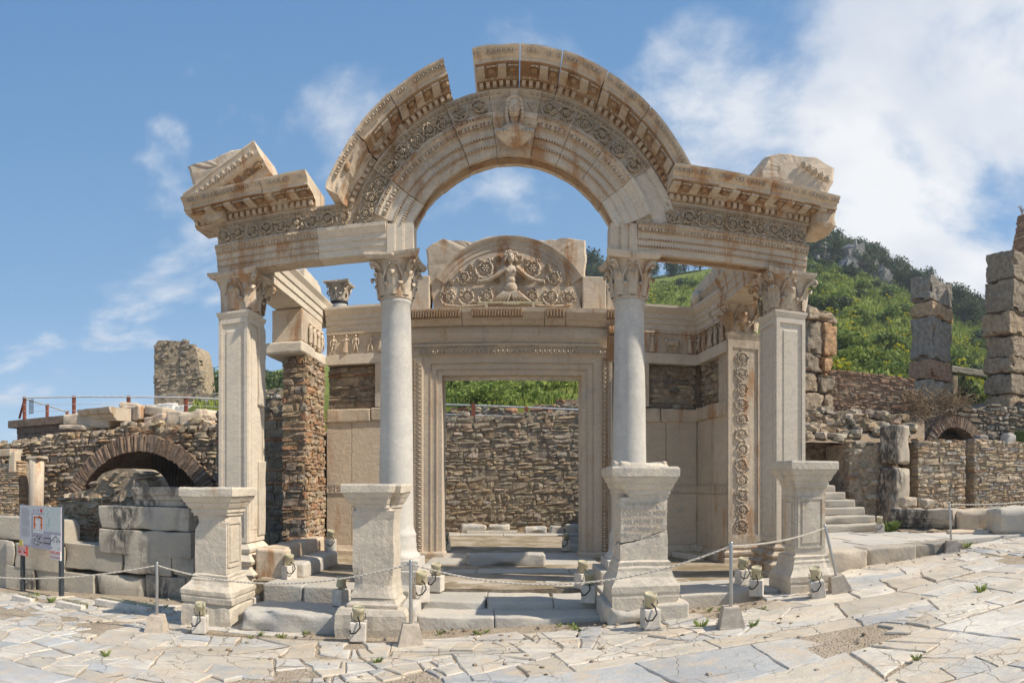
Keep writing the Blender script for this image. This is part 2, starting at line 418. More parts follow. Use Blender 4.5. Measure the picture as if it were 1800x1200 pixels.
def masonry(mb, path, L, top, ch=(.1, .2), sl=(.14, .42), pal=PAL_RUB, depth=.22, seed=1, rough=.19, round_=.16, keep=None, back=.5, mortar=(.44,.36,.265), bricks=0.0, bot=0.0, endface=True, jut=.02, bpal=None):
    """coursed rubble: every stone its own lump, bedded in a mortar core. top(t): ragged height of the wall"""
    rnd = random.Random(seed); h = bot
    hmax = max(top(L*i/40) for i in range(41))
    Mx = Matrix((path.u, -path.out, path.up)).transposed()
    while h < hmax:
        brick = rnd.random() < bricks
        c = rnd.uniform(.045, .06) if brick else rnd.uniform(*ch)
        t = -rnd.uniform(0, sl[0])
        while t < L:
            l = rnd.uniform(.18, .34) if brick else rnd.uniform(*sl)*rnd.choice((.5, .75, 1, 1.25))
            a, b = max(0, t), min(L, t+l); t += l+rnd.uniform(.004, .02)
            if b-a < .04: continue
            m = (a+b)/2
            if h+c*.6 > top(m) or (keep and not keep(m, h+c/2)): continue
            split = (not brick) and c > .10 and rnd.random() < .32
            sq = rnd.uniform(.32, .66)
            for s in ((0, sq-.02), (sq+.02, .98-sq)) if split else ((rnd.uniform(-.06, .06), rnd.uniform(.86, 1.06)),):
                hh = c*s[1]; h0 = h+c*s[0]
                dp = rnd.uniform(-jut, jut)
                o = path.pt(m, h0+hh/2, dp-depth/2+.02)
                tint = pick(rnd, (bpal or PAL_BRICK) if brick else pal)
                rr = rough*(.5 if brick else 1)
                rot = Matrix.Rotation(rnd.gauss(0, .05), 3, 'Y')
                rock(mb, o, ((b-a)/2*1.0, depth/2, hh/2*.99), rnd, Mx @ rot, rr, round_*(.5 if brick else 1), tint)
        h += c+rnd.uniform(.003, .014)
    # mortar core
    n = max(2, int(L/.12)); V = []; Fs = []
    for i in range(n+1):
        t = L*i/n; z = max(bot+.01, top(t)-.07)
        if endface: tt = min(L-.03, max(.03, t))
        else: tt = t
        V += [path.pt(tt, bot, -.012), path.pt(tt, z, -.012), path.pt(tt, z, -back), path.pt(tt, bot, -back)]
    for i in range(n):
        a = i*4
        for j in range(4):
            Fs.append((a+j, a+4+j, a+4+(j+1) % 4, a+(j+1) % 4))
    Fs.append((0, 1, 2, 3)); Fs.append((n*4+3, n*4+2, n*4+1, n*4))
    if not keep: mb.add(V, Fs, mortar)
    return mb

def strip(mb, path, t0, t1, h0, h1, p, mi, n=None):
    """thin stained skin behind carving, its brown also standing in for recess shade"""
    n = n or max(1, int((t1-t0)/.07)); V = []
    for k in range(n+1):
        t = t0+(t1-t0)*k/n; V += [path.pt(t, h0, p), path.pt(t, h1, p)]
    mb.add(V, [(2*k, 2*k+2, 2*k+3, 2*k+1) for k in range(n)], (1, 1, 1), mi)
def text_mesh(body, size, mat, M, name, parent, sp=1.1, center=True, ext=.0015):
    c = bpy.data.curves.new(name, 'FONT'); c.body = body; c.size = size; c.extrude = ext; c.align_x = 'CENTER'; c.align_y = 'CENTER' if center else 'TOP_BASELINE'; c.space_character = sp
    o = bpy.data.objects.new('tmp', c); COL.objects.link(o); dg = bpy.context.evaluated_depsgraph_get(); dg.update()
    me = bpy.data.meshes.new_from_object(o.evaluated_get(dg)); bpy.data.objects.remove(o); bpy.data.curves.remove(c)
    me.transform(M); me.materials.clear(); me.materials.append(mat); me.name = name
    f = bpy.data.objects.new(name, me); COL.objects.link(f); attach(f, parent); return f
# ------------------------------------------------------------------ materials
class NT:
    def __init__(s, name, rough=.85, spec=.25):
        s.mat = bpy.data.materials.new(name); s.mat.use_nodes = True; s.nt = s.mat.node_tree; s.N = s.nt.nodes; s.L = s.nt.links
        s.b = s.N['Principled BSDF']; s.b.inputs['Roughness'].default_value = rough; s.b.inputs['Specular IOR Level'].default_value = spec
        s.pos = s.N.new('ShaderNodeNewGeometry').outputs['Position']
    def val(s, sock, v):
        if isinstance(v, (int, float)): sock.default_value = v
        elif isinstance(v, tuple): sock.default_value = v if len(v) == 4 else (*v, 1)
        else: s.L.new(v, sock)
    def vec(s, scale, loc=(0, 0, 0)):
        m = s.N.new('ShaderNodeMapping'); s.L.new(s.pos, m.inputs[0]); m.inputs['Scale'].default_value = scale; m.inputs['Location'].default_value = loc; return m.outputs[0]
    def noise(s, scale, detail=4, rough=.55, vec=None, dist=0):
        x = s.N.new('ShaderNodeTexNoise'); x.inputs['Scale'].default_value = scale; x.inputs['Detail'].default_value = detail; x.inputs['Roughness'].default_value = rough
        x.inputs['Distortion'].default_value = dist
        s.L.new(vec if vec is not None else s.pos, x.inputs['Vector']); return x.outputs[0]
    def voro(s, scale, feature='F1', vec=None):
        x = s.N.new('ShaderNodeTexVoronoi'); x.feature = feature; x.inputs['Scale'].default_value = scale
        s.L.new(vec if vec is not None else s.pos, x.inputs['Vector']); return x.outputs[0]
    def ramp(s, f, a, b, lo=0.0, hi=1.0):
        x = s.N.new('ShaderNodeMapRange'); x.interpolation_type = 'SMOOTHSTEP'
        for i, v in ((1, a), (2, b), (3, lo), (4, hi)): x.inputs[i].default_value = v
        s.L.new(f, x.inputs[0]); return x.outputs[0]
    def mix(s, f, a, b, mode='MIX'):
        x = s.N.new('ShaderNodeMix'); x.data_type = 'RGBA'; x.blend_type = mode
        s.val(x.inputs[0], f); s.val(x.inputs[6], a); s.val(x.inputs[7], b); return x.outputs[2]
    def math(s, op, a, b=0.0):
        x = s.N.new('ShaderNodeMath'); x.operation = op; s.val(x.inputs[0], a); s.val(x.inputs[1], b); return x.outputs[0]
    def tint(s):
        x = s.N.new('ShaderNodeAttribute'); x.attribute_name = 'tint'; return x.outputs['Color']
    def bump(s, h, strength=.4, dist=.02):
        x = s.N.new('ShaderNodeBump'); x.inputs['Strength'].default_value = strength; x.inputs['Distance'].default_value = dist
        s.L.new(h, x.inputs['Height']); s.L.new(x.outputs[0], s.b.inputs['Normal'])
    def out(s, c): s.val(s.b.inputs['Base Color'], c); return s.mat

def marble(name, a, b, stain=(.40, .20, .08), st=(.62, .78), grey=(.36, .34, .31), gt=(.62, .75), bump=.45, tinted=True, streak=True, fine=60, lichen=0.0):
    m = NT(name, .8, .25)
    big = m.noise(.9, 6, .6, dist=.4); c = m.mix(m.ramp(big, .35, .65), a, b)
    vein = m.noise(2.2, 8, .65, vec=m.vec((1.0, 1.0, 2.4)), dist=1.6)
    c = m.mix(m.ramp(m.math('ABSOLUTE', m.math('SUBTRACT', vein, .5)), 0.0, .045, .35, 0.0), c, grey)
    sp = m.noise(fine, 3, .7); c = m.mix(m.ramp(sp, .35, .7, .22, 0.0), c, (a[0]*.45, a[1]*.42, a[2]*.38))
    if gt: c = m.mix(m.math('MULTIPLY', m.ramp(m.noise(1.7, 7, .7, vec=m.vec((1, 1, 1), (9, 2, 4))), gt[0], gt[1]), .75), c, grey)
    if st:
        v = m.vec((2.6, 2.6, .55) if streak else (1.6, 1.6, 1.6), (3, 7, 1))
        s1 = m.noise(1.5, 7, .68, vec=v); c = m.mix(m.math('MULTIPLY', m.ramp(s1, st[0], st[1]), .85), c, stain)
    if lichen:
        l = m.noise(9, 8, .75, vec=m.vec((1, 1, .45), (1, 5, 2))); l2 = m.noise(.8, 3, .5, vec=m.vec((1, 1, .6), (6, 1, 8)))
        c = m.mix(m.math('MULTIPLY', m.math('MULTIPLY', m.ramp(l, .38, .56), m.ramp(l2, .44, .58)), lichen), c, (.07, .065, .06))
    if tinted: c = m.mix(1.0, c, m.tint(), 'MULTIPLY')
    h = m.math('ADD', m.noise(14, 8, .65), m.math('MULTIPLY', m.ramp(m.voro(38), .0, .35), .22))
    m.bump(h, bump, .018)
    return m.out(c)
MAR = marble('weathered_marble', (.69, .57, .425), (.585, .48, .36), st=(.49, .66), gt=(.60, .74), lichen=.22)
MARN = marble('restored_marble', (.70, .61, .485), (.64, .55, .43), st=(.58, .76), gt=(.66, .82), bump=.22, stain=(.46, .29, .15))
MARC = marble('column_marble', (.66, .62, .545), (.57, .535, .475), st=(.66, .82), stain=(.44, .34, .23), gt=(.50, .70), grey=(.42, .41, .39), bump=.3, lichen=.14)
MARW = marble('pedestal_marble', (.70, .615, .49), (.61, .535, .43), st=(.56, .74), stain=(.48, .30, .15), gt=(.58, .72), bump=.75, lichen=.12)
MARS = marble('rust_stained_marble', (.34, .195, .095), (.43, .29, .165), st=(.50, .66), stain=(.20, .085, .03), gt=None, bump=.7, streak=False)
MARG = marble('grey_patina_marble', (.60, .495, .37), (.51, .425, .32), st=(.52, .70), stain=(.34, .22, .12), gt=(.54, .70), grey=(.33, .30, .26), bump=.7)
MARD = marble('door_marble', (.66, .54, .40), (.58, .475, .36), st=(.54, .74), stain=(.38, .21, .09), gt=(.56, .72), bump=.55)
MARL = marble('lichened_marble', (.56, .485, .385), (.47, .42, .345), st=(.64, .8), stain=(.42, .28, .15), gt=(.52, .7), bump=.6, lichen=.95)
MARF = marble('floor_marble', (.60, .53, .43), (.51, .475, .42), st=(.60, .76), stain=(.44, .34, .22), gt=(.48, .66), grey=(.42, .415, .40), bump=.8, streak=False)

def stone_tint(name, rough=.92, bump=.9, moss=0.0, sat=1.0):
    m = NT(name, rough, .15)
    n1 = m.noise(7, 8, .7); n2 = m.noise(45, 4, .7); c = m.mix(1.0, m.tint(), m.mix(m.ramp(n1, .3, .7), (.62, .58, .54), (1.25, 1.2, 1.12)), 'MULTIPLY')
    c = m.mix(m.ramp(n2, .3, .65, .45, 0), c, (.10, .085, .07))
    l = m.noise(3.1, 6, .7, vec=m.vec((1, 1, 1), (4, 4, 9))); c = m.mix(m.ramp(l, .58, .74, 0, .45), c, (.50, .48, .43))
    c = m.mix(m.ramp(m.noise(2.1, 6, .7, vec=m.vec((1, 1, 1), (14, 4, 2))), .58, .76, 0, .55), c, (.12, .115, .11))
    if moss: c = m.mix(m.ramp(m.noise(1.3, 6, .7), .5, .7, 0, moss), c, (.12, .12, .04))
    m.bump(m.math('ADD', m.noise(22, 9, .7), m.math('MULTIPLY', n1, 1.2)), bump, .03)
    return m.out(c)
RUB = stone_tint('rubble_stone')
RUBS = stone_tint('rubble_stone_mossy', moss=.5)
BIG = stone_tint('coarse_block_stone', bump=1.0)

def pave_mat():
    m = NT('paving_marble', .62, .35)
    n1 = m.noise(1.3, 8, .65, dist=.6); v = m.noise(1.6, 9, .62, vec=m.vec((1.2, 3.2, 1)), dist=1.3)
    c = m.mix(1.0, m.tint(), m.mix(m.ramp(n1, .3, .7), (.74, .725, .70), (1.02, .99, .94)), 'MULTIPLY')
    c = m.mix(m.ramp(m.math('ABSOLUTE', m.math('SUBTRACT', v, .5)), 0, .05, .45, 0), c, (.36, .38, .40))
    c = m.mix(m.ramp(m.noise(2.4, 8, .72, vec=m.vec((1, 1, 1), (5, 2, 2))), .48, .64, 0, .8), c, (.58, .465, .335))
    c = m.mix(m.ramp(m.noise(55, 4, .7), .28, .55, .35, 0), c, (.30, .26, .21))
    wob = m.N.new('ShaderNodeTexNoise'); wob.inputs['Scale'].default_value = 3.0; wob.inputs['Detail'].default_value = 6; m.L.new(m.pos, wob.inputs['Vector'])
    va = m.N.new('ShaderNodeVectorMath'); va.operation = 'MULTIPLY_ADD'; m.L.new(wob.outputs['Color'], va.inputs[0]); va.inputs[1].default_value = (.35, .35, 0); m.L.new(m.pos, va.inputs[2])
    ed = m.voro(1.9, 'DISTANCE_TO_EDGE', va.outputs[0]); ck = m.math('MULTIPLY', m.ramp(ed, .004, .013, 1, 0), m.ramp(m.noise(.9, 3, .5, vec=m.vec((1, 1, 1), (2, 8, 1))), .44, .54, 0, .85))
    ed2 = m.voro(5.2, 'DISTANCE_TO_EDGE', va.outputs[0]); ck2 = m.math('MULTIPLY', m.ramp(ed2, .006, .022, 1, 0), m.ramp(m.noise(1.1, 3, .5, vec=m.vec((1, 1, 1), (7, 3, 1))), .54, .62, 0, .7))
    ck = m.math('MAXIMUM', ck, ck2); c = m.mix(ck, c, (.24, .185, .13))
    m.bump(m.math('SUBTRACT', m.math('ADD', m.noise(9, 9, .7), m.math('MULTIPLY', m.noise(70, 3, .6), .3)), m.math('MULTIPLY', ck, .8)), .6, .02)
    return m.out(c)
PAVE = pave_mat()
def soil_mat():
    m = NT('sandy_soil', .95, .1)
    c = m.mix(m.ramp(m.noise(2.3, 8, .65), .3, .7), (.33, .255, .175), (.43, .35, .26))
    c = m.mix(m.ramp(m.noise(42, 3, .6), .52, .68, 0, .7), c, (.60, .54, .45))
    c = m.mix(m.ramp(m.noise(30, 3, .6, vec=m.vec((1, 1, 1), (4, 1, 1))), .56, .7, 0, .8), c, (.24, .19, .14))
    c = m.mix(m.ramp(m.noise(.55, 6, .7), .56, .72, 0, .55), c, (.17, .16, .07))
    m.bump(m.math('ADD', m.noise(26, 6, .7), m.ramp(m.voro(36), 0, .5)), .9, .02)
    return m.out(c)
SOIL = soil_mat()
def hill_mat():
    m = NT('hill_meadow', .95, .05)
    c = m.mix(m.ramp(m.noise(.16, 7, .65), .35, .65), (.19, .24, .05), (.31, .34, .09))
    c = m.mix(m.ramp(m.noise(.5, 6, .7, vec=m.vec((1, 1, 1), (7, 3, 1))), .52, .66, 0, .8), c, (.11, .145, .035))
    c = m.mix(m.ramp(m.noise(.11, 5, .6, vec=m.vec((1, 1, 1), (1, 9, 1))), .56, .72, 0, .65), c, (.22, .185, .07))
    m.bump(m.noise(1.5, 9, .75), 1.0, .6); return m.out(c)
HILL = hill_mat()
def simple(name, col, rough=.6, spec=.3, metal=0, bump=0, sc=40, var=.15):
    m = NT(name, rough, spec); m.b.inputs['Metallic'].default_value = metal
    k = 1-var; c = m.mix(m.ramp(m.noise(sc*.2, 5, .65), .3, .7), tuple(x*k for x in col), tuple(min(1, x*(1+var)) for x in col))
    if bump: m.bump(m.noise(sc, 5, .65), bump, .008)
    return m.out(c)
CONC = simple('cast_concrete', (.46, .39, .31), .9, .15, 0, .5, 60, .18)
LBLK = simple('travertine_block', (.62, .56, .48), .85, .2, 0, .5, 70, .14)
LAMP = simple('lamp_paint_olive', (.46, .41, .27), .45, .4, 0, 0, 30, .1)
GLASS = simple('lamp_glass', (.30, .29, .24), .12, .6, 0, 0, 30, .05)
CABLE = simple('black_cable', (.012, .012, .013), .5, .4)
STEEL = simple('brushed_steel', (.45, .43, .40), .38, .5, .85, 0, 30, .1)
ROPE = simple('twisted_rope', (.62, .56, .47), .95, .1, 0, .8, 160, .2)
SIGNP = simple('sign_post_paint', (.045, .055, .062), .4, .4)
WOODD = simple('deck_timber', (.16, .12, .095), .85, .15, 0, .6, 30, .35)
WOODR = simple('red_brown_timber', (.26, .085, .05), .7, .2, 0, .4, 40, .2)
DARK = simple('iron_grille', (.02, .021, .022), .6, .3)
RAILW = simple('pale_steel_rail', (.55, .55, .55), .4, .5, .3)
DRYT = simple('dry_twigs', (.26, .19, .12), .95, .05, 0, 0, 8, .3)
def leafm(name, a, b, sc=1.2):
    m = NT(name, .75, .15); c = m.mix(m.ramp(m.noise(sc, 5, .7), .3, .7), a, b); c = m.mix(1.0, c, m.tint(), 'MULTIPLY')
    tr = m.N.new('ShaderNodeBsdfTranslucent'); ms = m.N.new('ShaderNodeMixShader'); ms.inputs[0].default_value = .28
    m.val(tr.inputs[0], c); m.out(c); o = m.N['Material Output']
    m.L.new(m.b.outputs[0], ms.inputs[1]); m.L.new(tr.outputs[0], ms.inputs[2]); m.L.new(ms.outputs[0], o.inputs[0]); return m.mat
LF_D = leafm('dark_foliage', (.062, .088, .042), (.105, .135, .068))
LF_M = leafm('shrub_foliage', (.135, .185, .045), (.215, .275, .075))
LF_L = leafm('bright_foliage', (.21, .27, .055), (.31, .36, .10))
LF_Y = leafm('yellow_flowers', (.50, .46, .03), (.60, .52, .05))
BARK = simple('bark', (.12, .09, .065), .95, .1, 0, .5, 20, .2)
# ------------------------------------------------------------------ ground
def ground_z(x, y):
    z = zr(x)-.014
    if -4.2 < x < 4.5 and 7.1 < y < 18.5: z -= .5
    return z
def build_ground():
    xs = [-260, -150, -80, -40, -25, -18]+[-14+.5*i for i in range(61)]+[18, 25, 40, 80, 150, 260]
    ys = [-260, -150, -60, -20, -8, -3]+[.5*i for i in range(50)]+[28, 40, 80, 150, 260]
    mb = MB(); nx = len(xs)
    V = [(x, y, ground_z(x, y)+(.006*fbm(x, y, 1.2) if abs(x) < 16 and 0 < y < 24 else 0)) for y in ys for x in xs]
    Fs = [(j*nx+i, j*nx+i+1, (j+1)*nx+i+1, (j+1)*nx+i) for j in range(len(ys)-1) for i in range(nx-1)]
    mb.add(V, Fs, smooth=True); mb.build('ground', SOIL, kind='structure')
build_ground()
def curb_y(x):
    if x < -4.2: return 8.35
    if x < -3.0: return 7.4
    if x < 3.1: return 6.62
    if x < 4.3: return 7.3
    if x < 7.2: return 8.05+.12*(x-4.8)
    return 10.3
def build_paving():
    rnd = random.Random(5); polys = []
    def split(poly, p0, d):
        A, B = [], []; n = Vector((-d[1], d[0]))
        for i in range(len(poly)):
            a, b = poly[i], poly[(i+1) % len(poly)]; da, db = (a-p0).dot(n), (b-p0).dot(n)
            (A if da >= 0 else B).append(a)
            if da*db < 0: q = a+(b-a)*(da/(da-db)); A.append(q); B.append(q)
        return A, B
    def area(p): return abs(sum(p[i].x*p[(i+1) % len(p)].y-p[(i+1) % len(p)].x*p[i].y for i in range(len(p))))/2
    def crack(p, target, lev=0):
        if area(p) < target or lev > 7 or len(p) < 3: return [p]
        c = sum(p, Vector((0, 0)))/len(p); e = max(((p[(i+1) % len(p)]-p[i]) for i in range(len(p))), key=lambda v: v.length)
        ang = atan2(e.y, e.x)+pi/2+rnd.gauss(0, .28)
        A, B = split(p, c+Vector((rnd.uniform(-.12, .12), rnd.uniform(-.08, .08))), Vector((cos(ang), sin(ang))))
        return sum((crack(q, target*rnd.uniform(.6, 1.5), lev+1) for q in (A, B) if len(q) >= 3 and area(q) > .004), [])
    y = 2.2; row = 0
    def bnd(k, yy, xx): return yy+.13*sin(xx*.45+k*1.7)+.07*sin(xx*1.3+k*2.9)+.09*noise.noise(Vector((xx*.9, k*5.0, 2)))
    while y < 11:
        w = rnd.uniform(.42, .95); x = -13.5-rnd.random(); s0 = rnd.uniform(-.12, .12)
        while x < 16:
            l = rnd.uniform(.6, 1.7); s1 = rnd.uniform(-.14, .14)
            lo = [x+s0+(l+s1-s0)*k/3 for k in range(4)]; hi = [x-s0+(l-s1+s0)*k/3 for k in range(4)]
            p = [Vector((q, bnd(row, y, q))) for q in lo]+[Vector((q, bnd(row+1, y+w, q))) for q in reversed(hi)]
            m = Vector((x+l/2, y+w/2)); s0 = s1
            frag = fbm(m.x, m.y, .55, 3, 4)+(.35 if m.x < -1.2 and m.y > 4.6 else -.12 if m.x > 1 else .1)
            near = m.y < 4.3
            tgt = rnd.uniform(.05, .13) if (frag > .40 and not near) else rnd.uniform(.14, .40) if frag > -.04 and not near else 2.0 if rnd.random() < .35 else .32
            for q in crack(p, tgt): polys.append((q, tgt))
            x += l
        y += w; row += 1
    mb = MB()
    cols = [(.69,.62,.51),(.66,.595,.495),(.70,.64,.55),(.62,.54,.43),(.58,.56,.52),(.50,.51,.515),(.67,.62,.54),(.61,.53,.415),(.69,.65,.58),(.55,.535,.50),(.67,.60,.49)]
    for q, tgt in polys:
        c = sum(q, Vector((0, 0)))/len(q); a = area(q)
        if a < .006 or c.y > curb_y(c.x)-.03 or c.y+.2 > curb_y(c.x)+.12 and a > .6: continue
        r_ = sqrt(c.x**2+c.y**2)
        if fbm(c.x, c.y, .8, 3, 8) > (.30 if tgt < .2 else .52) and c.y > 4.4: continue
        if area([Vector((p[0], p[1])) for p in q]) <= 0: continue
        # orient ccw
        if sum(q[i].x*q[(i+1) % len(q)].y-q[(i+1) % len(q)].x*q[i].y for i in range(len(q))) < 0: q = q[::-1]
        gap = (rnd.uniform(.002, .007) if tgt < .3 else rnd.uniform(.003, .010))+(.022 if rnd.random() < .05 else 0)
        pts = []
        for i in range(len(q)):
            A, B = q[i], q[(i+1) % len(q)]; L = (B-A).length; k = max(1, int(L/.13)); nrm = Vector((-(B-A).y, (B-A).x)).normalized()
            for j in range(k):
                t = j/k; p = A+(B-A)*t
                if j: p = p+nrm*rnd.uniform(-.016, .020)
                pts.append(p)
        def inset(g):
            out = []
            for i, p in enumerate(pts):
                a, b = pts[i-1], pts[(i+1) % len(pts)]; t = (b-a)
                if t.length < 1e-6: out.append(p); continue
                n = Vector((-t.y, t.x)).normalized(); v = c-p
                out.append(p+n*min(g, .3*v.length))
            return out
        h = rnd.uniform(.0, .006)+(.014 if rnd.random() < .06 else 0); tx, ty = rnd.gauss(0, .006), rnd.gauss(0, .006)
        def Z(p, dz): return zr(p.x)+h+dz+tx*(p.x-c.x)+ty*(p.y-c.y)+.006*noise.noise(Vector((p.x*2.5, p.y*2.5, 3)))
        o0, o1, o2 = inset(gap), inset(gap+.004), inset(gap+.016)
        n = len(pts); st = [Vector((p.x, p.y, zr(p.x)-.08)) for p in o0]+[Vector((p.x, p.y, Z(p, -.010))) for p in o1]+[Vector((p.x, p.y, Z(p, 0))) for p in o2]
        Fs = [(k*n+i, k*n+(i+1) % n, (k+1)*n+(i+1) % n, (k+1)*n+i) for k in range(2) for i in range(n)]+[tuple(range(2*n, 3*n))]
        t0 = rnd.choice(cols)
        if c.x < -2 and c.y < 4.5 and rnd.random() < .5: t0 = (.54,.535,.52)
        k = rnd.uniform(.88, 1.08); mb.add(st, Fs, (t0[0]*k, t0[1]*k, t0[2]*k))
    mb.build('road', PAVE, kind='structure')
build_paving()
# ------------------------------------------------------------------ the temple
YF = 8.5
FL = E-1.365                                  # porch floor
TEMPLE = thing('temple', 'ruined marble temple front with four columns, carved arch and relief lunette over the door', 'temple', (0, YF, FL))
T = TEMPLE
ZC0, ZC1, ZA, ZFR, ZCO = E+2.61, E+3.22, E+3.62, E+3.94, E+4.25   # capital, architrave, frieze, cornice levels
H_A, H_F, H_C = ZA-ZC1, ZFR-ZA, ZCO-ZFR

def empty_part(name, loc, parent):
    o = bpy.data.objects.new(name, None); COL.objects.link(o); o.location = loc; attach(o, parent); return o
# --- corner pillars
def pillar(sx, zb, base_bot):
    x0, x1 = 3.82*sx, 4.30*sx; cx = (x0+x1)/2; hx = .24; cy = YF+.31; hy = .31; z0, z1 = E-.88, ZC0
    mb = MB(); pr = [(-.012, z0), (-.012, z0+.02), (-.012, z1-.12), (.0, z1-.10), (.012, z1-.07), (.03, z1-.03), (.03, z1)]
    square_stack(mb, pr, cx, cy, hx, hy, n=5)
    def frame(path, w, za, zb_):               # raised border round the sunk panel of one face
        for (t0, t1, h0, h1, p) in ((0, .055, za, zb_, .022), (w-.055, w, za, zb_, .022), (.055, w-.055, zb_-.07, zb_, .022), (.055, w-.055, za, za+.07, .022)):
            hexa(mb, path, t0, t1, h0, h1, -.02, p)
        for (t0, t1, h0, h1) in ((.058, .082, za+.073, zb_-.073), (w-.082, w-.058, za+.073, zb_-.073), (.085, w-.085, zb_-.097, zb_-.073), (.085, w-.085, za+.073, za+.097)):
            hexa(mb, path, t0, t1, h0, h1, -.02, .004)
        hexa(mb, path, .125, w-.125, za+.14, zb_-.14, -.02, .010, taper=.97)
    frame(Line((min(x0, x1), YF+.012, 0)), .48, z0+.02, z1-.11)
    inner = Line((x0+(.0125 if sx > 0 else -.0125), YF+.024 if sx < 0 else YF+.624, 0), (0, 1, 0) if sx < 0 else (0, -1, 0), out=(1 if sx < 0 else -1, 0, 0))
    frame(inner, .60, z0+.02, z1-.11)
    if sx < 0:                                 # eroded original pieces let into the inner rear edge
        for za, zb2 in ((z0+.1, z0+1.25), (z0+2.1, z1-.15)):
            rbox(mb, (x0+.004, cy+.19, (za+zb2)/2), (.03, .13, (zb2-za)/2), .1, .015, .014, 5, 3, (.86, .86, .86))
    sh = mb.build('pillar', MARN, T)
    mb = MB(); h = z0-base_bot
    q = [(.16, 0), (.16, .16), (.12, .18), (.12, .33), (.15, .36), (.16, .40), (.13, .44), (.075, .50), (.06, .56), (.10, .60), (.115, .66), (.08, .71), (.055, .75), (.03, .80), (.055, .84), (.06, .90), (.03, .95), (.0, 1.0)]
    square_stack(mb, [(o, base_bot+h*z) for o, z in q], cx, cy, hx, hy, n=8); mb.weather(.008, 5, seed=sx+3); mb.build('base', MARN if sx < 0 else MAR, sh)
    mb = MB()
    corinthian(mb, cx, cy, ZC0, ZC1-ZC0, .255, True, 0, 1, skip=(lambda a: (a % (2*pi)) > pi*.93 and (a % (2*pi)) < pi*1.45) if sx < 0 else (lambda a: False))
    mb.weather(.006, 9, seed=2); mb.build('capital', [MAR, MARG], sh)
pillar(-1, 0, E-1.62); pillar(1, 0, E-1.36)
# --- round columns
def column(sx):
    cx, cy = 1.656*sx+.012, 8.79; mb = MB(); z0 = E-.72
    pr = []
    H = ZC0-z0
    pr = [(.285, 0), (.285, .03), (.27, .05), (.252, .10)]+[(.247-.040*(q/16)**1.5, .14+(H-.22)*q/16) for q in range(17)]+[(.222, H-.05), (.228, H-.035), (.228, H-.015), (.222, H)]
    lathe(mb, [(r, z0+z) for r, z in pr], (cx, cy, 0), 40); sh = mb.build('column', MARC, T)
    mb = MB(); zb = E-1.166
    square_stack(mb, [(0, zb), (.004, zb+.01), (.0, zb+.12), (-.006, zb+.125)], cx, cy, .36, .36, n=8)
    h = z0-zb-.12; lathe(mb, [(.34, zb+.12), (.352, zb+.15), (.345, zb+.18), (.318, zb+.205), (.30, zb+.23), (.292, zb+.28), (.295, zb+.31), (.285, zb+.36), (.284, z0)], (cx, cy, 0), 36)
    mb.weather(.006, 4); mb.build('base', MARC, sh)
    mb = MB(); corinthian(mb, cx, cy, ZC0, ZC1-ZC0, .232, False, 0, 0); mb.weather(.004, 9, seed=5); mb.build('capital', [MAR, MARG], sh)
    mb = MB(); rbox(mb, (cx-.02*sx, cy+.02, (FL-.1+zb)/2), (.46, .44, (zb-FL+.1)/2-.002), .12, .02, .01, 4, 4); mb.build('plinth', MARF, sh)
column(-1); column(1)

# --- moulding profiles (height, projection)
P_ARCH = [(0, 0), (.235, 0), (.24, .012), (.265, .012), (.27, .018), (.46, .018), (.465, .03), (.49, .03), (.495, .036), (.68, .036), (.69, .048), (.71, .05), (.86, .085), (.88, .10), (1.0, .105)]
def prof(P, H, k=1.0): return [(h*H, p*k) for h, p in P]
P_FRZ = [(0, .03), (.06, .05), (.3, .058), (.6, .05), (.72, .035), (.75, .05), (.9, .075), (1.0, .08)]
P_CORN = [(0, .05), (.06, .06), (.06, .085), (.28, .085), (.30, .13), (.42, .17), (.44, .18), (.47, .42), (.50, .435), (.66, .435), (.69, .45), (.80, .48), (.92, .535), (1.0, .54)]
def dress_architrave(mb, path, t0, t1, H, mi=0, eggs=True, stain=0, k1=1.0):
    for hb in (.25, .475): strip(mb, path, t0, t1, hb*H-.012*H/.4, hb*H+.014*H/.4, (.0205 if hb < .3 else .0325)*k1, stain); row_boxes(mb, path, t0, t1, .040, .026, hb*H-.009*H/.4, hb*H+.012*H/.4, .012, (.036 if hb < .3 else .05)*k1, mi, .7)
    if eggs:
        q = t0
        while q < t1:                             # patchy brown patina, doubling as painted shade behind the carved crown mouldings
            w = R.uniform(.25, .6)
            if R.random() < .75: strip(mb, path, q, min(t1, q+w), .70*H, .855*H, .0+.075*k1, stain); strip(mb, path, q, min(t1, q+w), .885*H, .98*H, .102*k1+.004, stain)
            q += w
        egg_row(mb, path, t0+.02, t1-.02, .092, .705*H, .85*H, .068*k1, .040, mi, .03)
        row_boxes(mb, path, t0, t1, .03, .018, .675*H, .705*H, .04, .06, mi, .7)
        leaf_row(mb, path, t0, t1, .075, .865*H, .985*H, .104*k1, .022, mi)
def dress_frieze(mb, path, t0, t1, H, mi=0, rnd=None):
    scroll_row(mb, path, t0+.01, t1-.01, .03*H, .73*H, .056, .066, mi, rnd)
    leaf_row(mb, path, t0, t1, .062, .77*H, .97*H, .072, .026, mi)
